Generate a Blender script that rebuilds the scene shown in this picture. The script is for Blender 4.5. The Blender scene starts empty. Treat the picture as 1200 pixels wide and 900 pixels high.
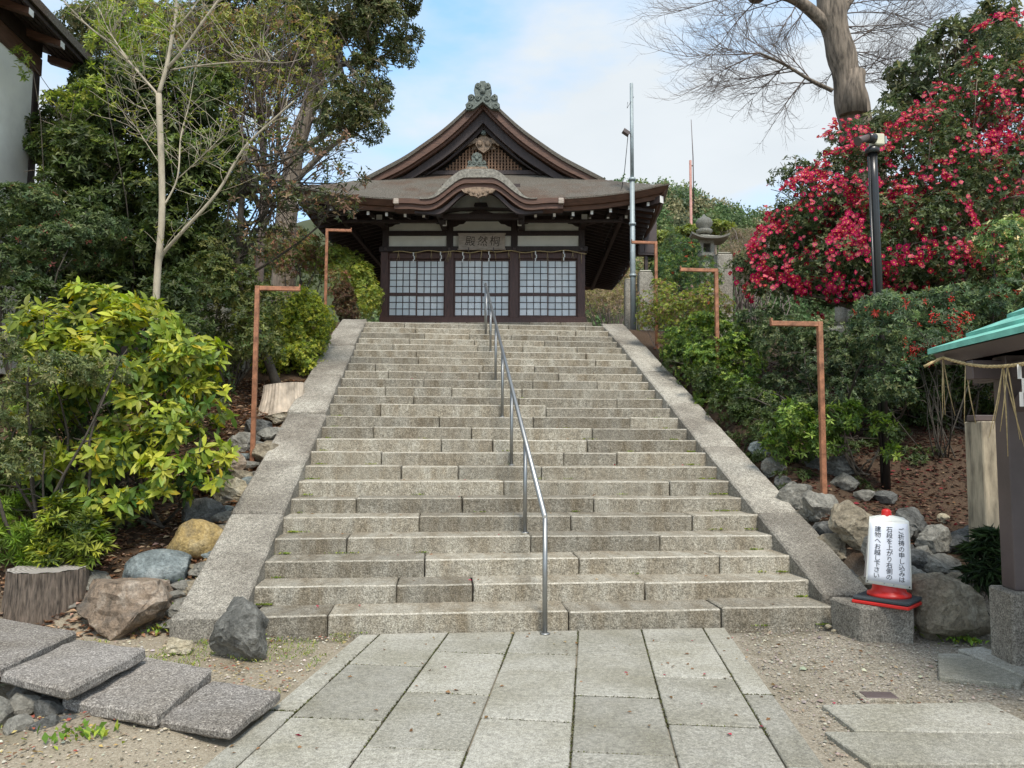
import bpy, bmesh, math, random
import numpy as np
from mathutils import Vector, Matrix, Euler, noise
R = math.radians
rng = np.random.default_rng(7); random.seed(7)
S = bpy.context.scene
# ---------------------------------------------------------------- camera
CAM = np.array([-0.8926, -6.4638, 1.6]); FPX = 886.94
pit, yaw, roll = 0.07417, 0.09118, 0.00453
Fv = np.array([math.sin(yaw)*math.cos(pit), math.cos(yaw)*math.cos(pit), math.sin(pit)])
Rt = np.array([math.cos(yaw), -math.sin(yaw), 0.]); Up = np.cross(Rt, Fv)
Rv = Rt*math.cos(roll)+Up*math.sin(roll); Uv = Up*math.cos(roll)-Rt*math.sin(roll)
cd = bpy.data.cameras.new('camera'); cam = bpy.data.objects.new('camera', cd); S.collection.objects.link(cam)
cd.sensor_width = 36; cd.lens = FPX/1200*36; cd.clip_start = .05; cd.clip_end = 3000
M = Matrix(((Rv[0], Uv[0], -Fv[0]), (Rv[1], Uv[1], -Fv[1]), (Rv[2], Uv[2], -Fv[2]))).to_4x4(); M.translation = Vector(CAM)
cam.matrix_world = M; S.camera = cam
# ---------------------------------------------------------------- sky, sun, exposure
SUN_EL, SUN_AZ = R(57), R(170)          # azimuth clockwise from +y: behind the viewer
W = bpy.data.worlds.new('World'); S.world = W; W.use_nodes = True
nt = W.node_tree; nt.nodes.clear()
def wn(t, **k):
    n = nt.nodes.new(t)
    for a, b in k.items(): setattr(n, a, b)
    return n
sky = wn('ShaderNodeTexSky', sky_type='NISHITA', sun_disc=False, sun_elevation=SUN_EL, sun_rotation=SUN_AZ, air_density=1.0, dust_density=1.5, ozone_density=1.5)
tc = wn('ShaderNodeTexCoord'); mp = wn('ShaderNodeMapping'); mp.inputs['Scale'].default_value = (1, 1, 2.6); mp.inputs['Location'].default_value = (3.1, .2, .4)
nz = wn('ShaderNodeTexNoise'); nz.inputs['Scale'].default_value = 2.3; nz.inputs['Detail'].default_value = 7; nz.inputs['Roughness'].default_value = .52
rp = wn('ShaderNodeValToRGB'); rp.color_ramp.elements[0].position = .36; rp.color_ramp.elements[1].position = .55
nz2 = wn('ShaderNodeTexNoise'); nz2.inputs['Scale'].default_value = 4.2; nz2.inputs['Detail'].default_value = 5
cl = wn('ShaderNodeMix', data_type='RGBA'); cl.inputs['A'].default_value = (2.95, 3.25, 3.5, 1); cl.inputs['B'].default_value = (3.75, 3.95, 4.1, 1)
skb = wn('ShaderNodeMix', data_type='RGBA', blend_type='ADD'); skb.inputs['Factor'].default_value = 1; skb.inputs['B'].default_value = (.5, 1.2, 1.7, 1)
mx = wn('ShaderNodeMix', data_type='RGBA'); bg = wn('ShaderNodeBackground'); bg.inputs['Strength'].default_value = .1; wo = wn('ShaderNodeOutputWorld')
lk = nt.links.new
lk(tc.outputs['Generated'], mp.inputs[0]); lk(mp.outputs[0], nz.inputs[0]); lk(mp.outputs[0], nz2.inputs[0]); lk(nz.outputs[0], rp.inputs[0])
lk(nz2.outputs[0], cl.inputs['Factor']); lk(sky.outputs[0], skb.inputs['A'])
lk(rp.outputs[0], mx.inputs['Factor']); lk(skb.outputs['Result'], mx.inputs['A']); lk(cl.outputs['Result'], mx.inputs['B']); lk(mx.outputs['Result'], bg.inputs[0]); lk(bg.outputs[0], wo.inputs[0])
sd = bpy.data.lights.new('sun', 'SUN'); sd.energy = 1.5; sd.angle = R(14); sd.color = (1, .935, .83)
so = bpy.data.objects.new('sun', sd); S.collection.objects.link(so)
sv = Vector((math.sin(SUN_AZ)*math.cos(SUN_EL), math.cos(SUN_AZ)*math.cos(SUN_EL), math.sin(SUN_EL)))
so.rotation_euler = sv.to_track_quat('Z', 'Y').to_euler(); so.location = (0, 0, 30)
S.view_settings.view_transform = 'Standard'; S.view_settings.look = 'None'; S.view_settings.exposure = 1.3; S.view_settings.gamma = 1
S.render.engine = 'CYCLES'

# ---------------------------------------------------------------- photograph pixel -> place
def ray(px, py): return Fv+Rv*(px-600)/FPX-Uv*(py-450)/FPX
def at(px, py, Y): d = ray(px, py); return CAM+d*(Y-CAM[1])/d[1]
def gz(px, py, z=0.): d = ray(px, py); return CAM+d*(z-CAM[2])/d[2]
def atx(px, py, X): d = ray(px, py); return CAM+d*(X-CAM[0])/d[0]
def mpp(P): return float((np.asarray(P)-CAM).dot(Fv))/FPX       # metres per photo pixel at P
RISE, TREAD, NST = .1608, .38395, 25
ZP = RISE*NST                                                    # level of the upper precinct
def ss(a, b, x):
    t = np.clip((x-a)/(b-a), 0, 1); return t*t*(3-2*t)
def T(x, y):                                                     # height of the ground
    x = np.asarray(x, float); y = np.asarray(y, float)
    sl = np.clip(.425*(y-.1), 0, ZP)
    right = sl+.32*ss(-.5, .5, y)*(1-ss(4, 9, y))*ss(3.0, 3.2, x)
    right = right*ss(2.95, 3.1, x)+sl*(1-ss(2.95, 3.1, x))
    left = sl+.05*ss(0, .6, y)
    z = np.where(x > 0, right, left)
    mid = np.clip(.41*y-.5, -.3, ZP-.05)
    z = np.where(np.abs(x) < 2.88, np.where(y > -.02, mid, 0), z)
    rim = .08*np.sin(1.7*x+.6*y)*np.sin(.9*y-.7*x)*ss(.2, 2, y)*ss(3.1, 4.2, np.abs(x))
    mound = .09*np.maximum(np.exp(-((x+2.85)**2/.16+(y+2.0)**2/.2)), .85*np.exp(-((x+2.42)**2/.07+(y+2.1)**2/.12)))      # soil banked under the lowest slab steps
    return z+rim+mound
def gt(px, py):                                                  # where the sight line meets the ground
    d = ray(px, py)
    for t in np.arange(2, 40, .02):
        P = CAM+d*t
        if P[2] < T(P[0], P[1]): return P
    return P

# ---------------------------------------------------------------- materials
def mat(name): 
    m = bpy.data.materials.new(name); m.use_nodes = True; n = m.node_tree.nodes; b = n['Principled BSDF']; return m, n, m.node_tree.links.new, b
def N(n, t, **k):
    x = n.new(t)
    for a, v in k.items():
        if a[0] == '_': x.inputs[a[1:].replace('_', ' ')].default_value = v
        else: setattr(x, a, v)
    return x
def ramp(n, stops, interp='LINEAR'):
    r = n.new('ShaderNodeValToRGB'); e = r.color_ramp; e.interpolation = interp
    while len(e.elements) < len(stops): e.elements.new(.5)
    for i, (p, c) in enumerate(stops):
        e.elements[i].position = p; e.elements[i].color = (*c, 1) if len(c) == 3 else c
    return r
def g3(v): return (v, v, v)
def plain(name, col, rough=.6, metal=0, var=.12, scale=8, bump=.1, bscale=40, spec=.5, grain=None, objvar=0., coat=0):
    m, n, l, b = mat(name)
    t = N(n, 'ShaderNodeTexCoord'); src = t.outputs['Object']
    if grain:
        mpn = N(n, 'ShaderNodeMapping'); mpn.inputs['Scale'].default_value = grain; l(src, mpn.inputs[0]); src = mpn.outputs[0]
    z = N(n, 'ShaderNodeTexNoise', _Scale=scale, _Detail=6, _Roughness=.6); l(src, z.inputs[0])
    r = ramp(n, [(.25, [c*(1-var*1.6) for c in col]), (.5, col), (.78, [min(1, c*(1+var*1.6)) for c in col])]); l(z.outputs[0], r.inputs[0])
    out = r.outputs[0]
    if objvar:
        oi = N(n, 'ShaderNodeObjectInfo'); mr = N(n, 'ShaderNodeMapRange'); mr.inputs['To Min'].default_value = 1-objvar; mr.inputs['To Max'].default_value = 1+objvar; l(oi.outputs['Random'], mr.inputs[0])
        mm = N(n, 'ShaderNodeMix', data_type='RGBA', blend_type='MULTIPLY'); mm.inputs['Factor'].default_value = 1; l(out, mm.inputs['A']); l(mr.outputs[0], mm.inputs['B']); out = mm.outputs['Result']
    l(out, b.inputs['Base Color']); b.inputs['Roughness'].default_value = rough; b.inputs['Metallic'].default_value = metal; b.inputs['Specular IOR Level'].default_value = spec
    if coat: b.inputs['Coat Weight'].default_value = coat
    if bump:
        z2 = N(n, 'ShaderNodeTexNoise', _Scale=bscale, _Detail=5, _Roughness=.7); l(src, z2.inputs[0])
        bp = N(n, 'ShaderNodeBump', _Strength=bump, _Distance=.02); l(z2.outputs[0], bp.inputs['Height']); l(bp.outputs[0], b.inputs['Normal'])
    return m
def granite(name, lo, mid, hi, stain=(.55, .5, .42), stain_amt=.5, speck=115, objvar=.16, rough=.85, bump=.35, streak=False, stain_scale=1.6):
    m, n, l, b = mat(name)
    t = N(n, 'ShaderNodeTexCoord'); o = t.outputs['Object']
    oi = N(n, 'ShaderNodeObjectInfo'); ad = N(n, 'ShaderNodeVectorMath', operation='MULTIPLY_ADD'); l(oi.outputs['Random'], ad.inputs[0]); ad.inputs[1].default_value = (17, 11, 7); l(o, ad.inputs[2]); o = ad.outputs[0]
    z = N(n, 'ShaderNodeTexNoise', _Scale=speck, _Detail=3, _Roughness=.75); l(o, z.inputs[0])
    r = ramp(n, [(.32, lo), (.5, mid), (.68, hi)]); l(z.outputs[0], r.inputs[0])
    z1 = N(n, 'ShaderNodeTexNoise', _Scale=speck*.28, _Detail=5, _Roughness=.7); l(o, z1.inputs[0])
    r1 = ramp(n, [(.35, g3(.68)), (.62, g3(1.12))]); l(z1.outputs[0], r1.inputs[0])
    mm = N(n, 'ShaderNodeMix', data_type='RGBA', blend_type='MULTIPLY'); mm.inputs['Factor'].default_value = 1; l(r.outputs[0], mm.inputs['A']); l(r1.outputs[0], mm.inputs['B'])
    z2 = N(n, 'ShaderNodeTexNoise', _Scale=stain_scale, _Detail=8, _Roughness=.62)
    if streak:
        mpn = N(n, 'ShaderNodeMapping'); mpn.inputs['Scale'].default_value = (3.4, 1, .7); l(o, mpn.inputs[0]); l(mpn.outputs[0], z2.inputs[0])
    else: l(o, z2.inputs[0])
    r2 = ramp(n, [(.36, g3(0)), (.68, g3(stain_amt))]); l(z2.outputs[0], r2.inputs[0])
    m2 = N(n, 'ShaderNodeMix', data_type='RGBA', blend_type='MULTIPLY'); l(r2.outputs[0], m2.inputs['Factor']); l(mm.outputs['Result'], m2.inputs['A']); m2.inputs['B'].default_value = (*stain, 1)
    mr = N(n, 'ShaderNodeMapRange'); mr.inputs['To Min'].default_value = 1-objvar; mr.inputs['To Max'].default_value = 1+objvar; l(oi.outputs['Random'], mr.inputs[0])
    m3 = N(n, 'ShaderNodeMix', data_type='RGBA', blend_type='MULTIPLY'); m3.inputs['Factor'].default_value = 1; l(m2.outputs['Result'], m3.inputs['A']); l(mr.outputs[0], m3.inputs['B'])
    l(m3.outputs['Result'], b.inputs['Base Color']); b.inputs['Roughness'].default_value = rough; b.inputs['Specular IOR Level'].default_value = .3
    bp = N(n, 'ShaderNodeBump', _Strength=bump, _Distance=.012); ba = N(n, 'ShaderNodeMath', operation='ADD'); l(z.outputs[0], ba.inputs[0]); l(z1.outputs[0], ba.inputs[1]); l(ba.outputs[0], bp.inputs['Height']); l(bp.outputs[0], b.inputs['Normal'])
    return m
def leafmat(name, rough=.45, trans=.32, spec=.3):
    m, n, l, b = mat(name)
    a = N(n, 'ShaderNodeAttribute', attribute_name='tint'); l(a.outputs['Color'], b.inputs['Base Color'])
    b.inputs['Roughness'].default_value = rough; b.inputs['Specular IOR Level'].default_value = spec
    tr = N(n, 'ShaderNodeBsdfTranslucent'); hs = N(n, 'ShaderNodeHueSaturation', _Saturation=1.15, _Value=1.35); l(a.outputs['Color'], hs.inputs['Color']); l(hs.outputs[0], tr.inputs[0])
    ms = N(n, 'ShaderNodeMixShader'); ms.inputs[0].default_value = trans; l(b.outputs[0], ms.inputs[1]); l(tr.outputs[0], ms.inputs[2]); l(ms.outputs[0], n['Material Output'].inputs[0])
    return m
MT = {}
MT['step'] = granite('weathered_granite', (.14, .127, .098), (.355, .33, .268), (.63, .595, .51), stain=(.52, .44, .34), stain_amt=.8, streak=True, bump=.8, speck=85, objvar=.24)
MT['stepedge'] = granite('worn_granite', (.2, .18, .14), (.44, .41, .34), (.66, .63, .55), stain_amt=.5)
MT['cheek'] = granite('cheek_granite', (.12, .11, .09), (.375, .35, .295), (.68, .64, .55), stain=(.34, .31, .29), stain_amt=.9, stain_scale=.9, speck=80, bump=.8)
MT['pave'] = granite('paving_granite', (.21, .2, .17), (.375, .362, .31), (.56, .545, .48), stain=(.58, .56, .47), stain_amt=.75, speck=130, bump=.35, objvar=.15)
MT['slab'] = granite('dark_speckled_stone', (.07, .062, .056), (.24, .22, .2), (.58, .55, .5), stain=(.6, .56, .48), stain_amt=.7, speck=95)
MT['lantern'] = granite('lantern_stone', (.24, .23, .19), (.42, .4, .34), (.55, .53, .46), stain=(.5, .5, .4), stain_amt=.6)
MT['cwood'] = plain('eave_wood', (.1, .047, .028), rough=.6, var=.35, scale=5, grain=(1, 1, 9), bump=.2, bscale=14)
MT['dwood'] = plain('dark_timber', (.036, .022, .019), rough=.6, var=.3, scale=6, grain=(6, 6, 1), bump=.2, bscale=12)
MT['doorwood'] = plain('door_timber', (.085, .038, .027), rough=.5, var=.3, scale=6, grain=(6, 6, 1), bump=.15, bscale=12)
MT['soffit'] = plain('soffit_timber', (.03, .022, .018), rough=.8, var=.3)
MT['oldwood'] = plain('weathered_lattice_wood', (.2, .11, .06), rough=.7, var=.45, scale=9, grain=(5, 5, 1))
MT['goldwood'] = plain('weathered_carved_wood', (.24, .17, .115), rough=.75, var=.5, scale=14)
MT['plaster'] = plain('white_plaster', (.88, .87, .8), rough=.9, var=.07, scale=2.5, bump=.05)
MT['white'] = plain('white_paint', (.8, .79, .75), rough=.6, var=.03)
MT['bark_roof'] = None
m, n, l, b = mat('cypress_bark_roof'); t = N(n, 'ShaderNodeTexCoord')
z = N(n, 'ShaderNodeTexNoise', _Scale=46, _Detail=4, _Roughness=.8); l(t.outputs['Object'], z.inputs[0]); r = ramp(n, [(.3, (.045, .04, .032)), (.5, (.115, .102, .082)), (.7, (.24, .22, .185))]); l(z.outputs[0], r.inputs[0])
z2 = N(n, 'ShaderNodeTexNoise', _Scale=.9, _Detail=6, _Roughness=.6); l(t.outputs['Object'], z2.inputs[0]); r2 = ramp(n, [(.46, (0, 0, 0)), (.62, g3(.75))]); l(z2.outputs[0], r2.inputs[0])
mm = N(n, 'ShaderNodeMix', data_type='RGBA', blend_type='MULTIPLY'); l(r2.outputs[0], mm.inputs['Factor']); l(r.outputs[0], mm.inputs['A']); mm.inputs['B'].default_value = (.8, .52, .4, 1)
l(mm.outputs['Result'], b.inputs['Base Color']); b.inputs['Roughness'].default_value = .95; bp = N(n, 'ShaderNodeBump', _Strength=.8, _Distance=.03); l(z.outputs[0], bp.inputs['Height']); l(bp.outputs[0], b.inputs['Normal']); MT['bark_roof'] = m
MT['rollbark'] = plain('pale_bark_roll', (.25, .235, .2), rough=.95, var=.45, scale=16, bump=.6, bscale=30)
MT['tile'] = plain('grey_green_ridge_tile', (.12, .14, .12), rough=.7, var=.5, scale=22, bump=.6, bscale=30)
m, n, l, b = mat('paper_backed_glass'); t = N(n, 'ShaderNodeTexCoord'); z = N(n, 'ShaderNodeTexNoise', _Scale=1.2, _Detail=3); l(t.outputs['Object'], z.inputs[0]); r = ramp(n, [(.35, (.74, .8, .81)), (.65, (.92, .94, .92))]); l(z.outputs[0], r.inputs[0])
oi = N(n, 'ShaderNodeObjectInfo'); mr = N(n, 'ShaderNodeMapRange'); mr.inputs['To Min'].default_value = .88; mr.inputs['To Max'].default_value = 1.1; l(oi.outputs['Random'], mr.inputs[0])
mm = N(n, 'ShaderNodeMix', data_type='RGBA', blend_type='MULTIPLY'); mm.inputs['Factor'].default_value = 1; l(r.outputs[0], mm.inputs['A']); l(mr.outputs[0], mm.inputs['B'])
l(mm.outputs['Result'], b.inputs['Base Color']); b.inputs['Roughness'].default_value = .3; MT['glass'] = m
MT['rail'] = plain('brushed_steel', (.33, .335, .33), rough=.42, metal=.9, var=.08, bump=.02)
MT['copper'] = plain('copper_paint', (.34, .15, .08), rough=.5, metal=.3, var=.45, scale=11, bump=.2)
MT['galv'] = plain('galvanised_steel', (.33, .38, .39), rough=.6, metal=.5, var=.1)
MT['black'] = plain('black_enamel', (.018, .018, .018), rough=.3, var=.1, bump=.02)
MT['cream'] = plain('cream_plastic', (.6, .57, .42), rough=.5, var=.05)
MT['rust'] = plain('red_lead_paint', (.4, .2, .16), rough=.6, var=.2)
MT['brownmetal'] = plain('brown_steel', (.1, .075, .07), rough=.5, var=.15, scale=3)
MT['copperroof'] = plain('verdigris_copper', (.19, .52, .42), rough=.65, metal=.0, var=.25, scale=5, bump=.1)
MT['conc'] = plain('stained_concrete', (.38, .32, .23), rough=.9, var=.45, scale=4, grain=(3, 3, .7), bump=.3, bscale=25)
MT['red'] = plain('red_cone_plastic', (.62, .018, .012), rough=.38, var=.1, bump=.03)
MT['rubber'] = plain('black_rubber', (.04, .05, .055), rough=.7, var=.15)
MT['board'] = plain('white_plastic_sheet', (.8, .8, .74), rough=.45, var=.04, bump=.02)
MT['paper'] = plain('white_paper', (.78, .8, .86), rough=.7, var=.01, bump=.01)
MT['ink'] = plain('black_ink', (.02, .02, .025), rough=.7, var=0, bump=0)
MT['inkbrown'] = plain('faded_brown_ink', (.05, .035, .025), rough=.8, var=0, bump=0)
MT['plaque'] = plain('grey_aged_board', (.4, .34, .285), rough=.8, var=.25, scale=6, grain=(1, 1, 6))
MT['straw'] = plain('rice_straw', (.5, .38, .19), rough=.8, var=.3, scale=30, bump=.3, bscale=80)
MT['barkpale'] = plain('pale_bark', (.4, .35, .26), rough=.8, var=.25, scale=9, grain=(1, 1, .3), bump=.3)
MT['bark'] = plain('grey_brown_bark', (.18, .145, .11), rough=.9, var=.6, scale=6, grain=(2.4, 2.4, .4), bump=1, bscale=9)
MT['barkdark'] = plain('dark_bark', (.06, .05, .038), rough=.9, var=.4, scale=12, bump=.4)
MT['twig'] = plain('twig_bark', (.13, .1, .085), rough=.9, var=.2, bump=0)
MT['leaf'] = leafmat('leaf'); MT['leafmatt'] = leafmat('matt_leaf', rough=.65, trans=.3, spec=.25); MT['petal'] = leafmat('petal', rough=.6, trans=.35, spec=.2)
MT['litter'] = leafmat('dry_leaf', rough=.8, trans=.1, spec=.15); MT['pebble'] = leafmat('pebble_stone', rough=.85, trans=0, spec=.25)

# ---------------------------------------------------------------- scene helpers
col = S.collection
def root(name, label, cat, loc=(0, 0, 0), rz=0, group=None):
    o = bpy.data.objects.new(name, None); col.objects.link(o); o.location = loc; o.rotation_euler = (0, 0, rz); o.empty_display_size = .2
    tag(o, label, cat, group); return o
def tag(o, label=None, cat=None, group=None, kind=None):
    for k, v in (('label', label), ('category', cat), ('group', group), ('kind', kind)):
        if v: o[k] = v
    return o
def origin(p):
    v = Vector((0, 0, 0))
    while p is not None: v += Vector(p.location); p = p.parent
    return v
class MB:
    """collects boxes, prisms and tubes, then becomes one mesh object"""
    def __init__(s): s.v = []; s.f = []; s.m = []; s.sm = []
    def add(s, v, f, mi=0, smooth=False):
        k = len(s.v); s.v += [tuple(map(float, p)) for p in v]; s.f += [tuple(i+k for i in q) for q in f]; s.m += [mi]*len(f); s.sm += [smooth]*len(f); return s
    def box(s, x0, x1, y0, y1, z0, z1, mi=0):
        return s.add([(x0, y0, z0), (x1, y0, z0), (x1, y1, z0), (x0, y1, z0), (x0, y0, z1), (x1, y0, z1), (x1, y1, z1), (x0, y1, z1)],
                     [(0, 3, 2, 1), (4, 5, 6, 7), (0, 1, 5, 4), (1, 2, 6, 5), (2, 3, 7, 6), (3, 0, 4, 7)], mi)
    def hexa(s, p, mi=0): return s.add(p, [(0, 3, 2, 1), (4, 5, 6, 7), (0, 1, 5, 4), (1, 2, 6, 5), (2, 3, 7, 6), (3, 0, 4, 7)], mi)
    def prism(s, pts, y0, y1, mi=0, smooth=False):                # outline in x,z pushed along y
        n = len(pts); v = [(x, y0, z) for x, z in pts]+[(x, y1, z) for x, z in pts]
        s.add(v, [tuple(range(n)), tuple(range(2*n-1, n-1, -1))], mi); return s.add(v, [(i, i+n, (i+1) % n+n, (i+1) % n) for i in range(n)], mi, smooth)
    def strip(s, lo, hi, y0, y1, mi=0, smooth=True):              # band between two curves (x,z), pushed y0..y1, closed
        n = len(lo); v = [(x, y0, z) for x, z in lo]+[(x, y0, z) for x, z in hi]+[(x, y1, z) for x, z in lo]+[(x, y1, z) for x, z in hi]; f = []
        for i in range(n-1):
            f += [(i, i+1, n+i+1, n+i), (2*n+i, 3*n+i, 3*n+i+1, 2*n+i+1), (n+i, n+i+1, 3*n+i+1, 3*n+i), (i, 2*n+i, 2*n+i+1, i+1)]
        f += [(0, n, 3*n, 2*n), (n-1, 3*n-1, 4*n-1, 2*n-1)]
        return s.add(v, f, mi, False)
    def tube(s, pts, rad, n=6, mi=0, cap=True, smooth=True):
        pts = [np.array(p, float) for p in pts]; 
        if np.isscalar(rad): rad = [rad]*len(pts)
        up = np.array([.13, .21, .97]); v = []; f = []
        for i, p in enumerate(pts):
            d = pts[min(i+1, len(pts)-1)]-pts[max(i-1, 0)]; d = d/(np.linalg.norm(d)+1e-9)
            if i == 0:
                a = np.cross(d, up); 
                if np.linalg.norm(a) < .1: a = np.cross(d, (1, 0, 0))
            else: a = a-d*a.dot(d)
            a = a/np.linalg.norm(a); b_ = np.cross(d, a)
            for k in range(n):
                t = 2*math.pi*k/n; v.append(p+rad[i]*(a*math.cos(t)+b_*math.sin(t)))
        for i in range(len(pts)-1):
            for k in range(n): f.append((i*n+k, i*n+(k+1) % n, (i+1)*n+(k+1) % n, (i+1)*n+k))
        s.add(v, f, mi, smooth)
        if cap: 
            k = len(s.v)-len(v); s.f += [tuple(k+i for i in range(n-1, -1, -1)), tuple(k+len(v)-n+i for i in range(n))]; s.m += [mi]*2; s.sm += [False]*2
        return s
    def lathe(s, prof, c=(0, 0, 0), n=20, mi=0, smooth=True, ph=0):
        v = []; f = []
        for r_, z_ in prof:
            for k in range(n): v.append((c[0]+r_*math.cos(2*math.pi*k/n+ph), c[1]+r_*math.sin(2*math.pi*k/n+ph), c[2]+z_))
        for i in range(len(prof)-1):
            for k in range(n): f.append((i*n+k, i*n+(k+1) % n, (i+1)*n+(k+1) % n, (i+1)*n+k))
        s.add(v, f, mi, smooth); k = len(s.v)-len(v)
        s.f += [tuple(k+i for i in range(n-1, -1, -1)), tuple(k+len(v)-n+i for i in range(n))]; s.m += [mi]*2; s.sm += [False]*2
        return s
    def build(s, name, m, parent=None, world=False, bevel=0, label=None, kind=None, jitter=0, seg=1, topedge=None, rough=0, cuts=5):
        off = origin(parent) if world else Vector((0, 0, 0))
        me = bpy.data.meshes.new(name); me.from_pydata([(a-off.x, b-off.y, c-off.z) for a, b, c in s.v], [], s.f)
        for mm in (m if isinstance(m, (list, tuple)) else [m]): me.materials.append(mm)
        me.polygons.foreach_set('material_index', s.m); me.polygons.foreach_set('use_smooth', s.sm)
        if bevel or jitter:
            bm = bmesh.new(); bm.from_mesh(me)
            if jitter:
                for v in bm.verts: v.co += Vector([(random.random()-.5)*2*jitter for _ in range(3)])
            if bevel:
                r = bmesh.ops.bevel(bm, geom=list(bm.edges), offset=bevel, segments=seg, affect='EDGES', clamp_overlap=True)
                if topedge is not None:
                    for fc in r['faces']:
                        if fc.calc_area() > 1e-9 and fc.normal.z > .3 and fc.normal.y < -.3: fc.material_index = topedge
            if rough:
                for _ in range(cuts):
                    L = [e for e in bm.edges if e.calc_length() > rough*9]
                    if L: bmesh.ops.subdivide_edges(bm, edges=L, cuts=1, use_grid_fill=True)
                w = Vector((random.random()*9, random.random()*9, 0))
                for v in bm.verts:
                    q = v.co+w; v.co += Vector((noise.noise(q*5), noise.noise(q*5+Vector((9, 0, 0))), noise.noise(q*5+Vector((0, 9, 0)))))*rough*.8+Vector((noise.noise(q*17), noise.noise(q*17+Vector((9, 0, 0))), noise.noise(q*17+Vector((0, 9, 0)))))*rough*.5
            bm.to_mesh(me); bm.free()
        me.update()
        o = bpy.data.objects.new(name, me); col.objects.link(o); o.parent = parent; tag(o, label=label, kind=kind); return o
def obj(name, me, parent=None, loc=(0, 0, 0), rot=(0, 0, 0), sc=1.0):
    o = bpy.data.objects.new(name, me); col.objects.link(o); o.parent = parent; o.location = loc; o.rotation_euler = rot; o.scale = (sc,)*3 if np.isscalar(sc) else sc; return o
def text(name, s, size, m, parent, M4, ext=.0005):
    cu = bpy.data.curves.new(name, 'FONT'); cu.body = s; cu.size = size; cu.extrude = ext; cu.align_x = 'CENTER'; cu.align_y = 'CENTER'; cu.resolution_u = 2
    o = bpy.data.objects.new(name, cu); col.objects.link(o); dg = bpy.context.evaluated_depsgraph_get()
    me = bpy.data.meshes.new_from_object(o.evaluated_get(dg)); bpy.data.objects.remove(o); me.materials.clear(); me.materials.append(m)
    me.transform(M4); q = bpy.data.objects.new(name, me); col.objects.link(q); q.parent = parent; return q

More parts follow.
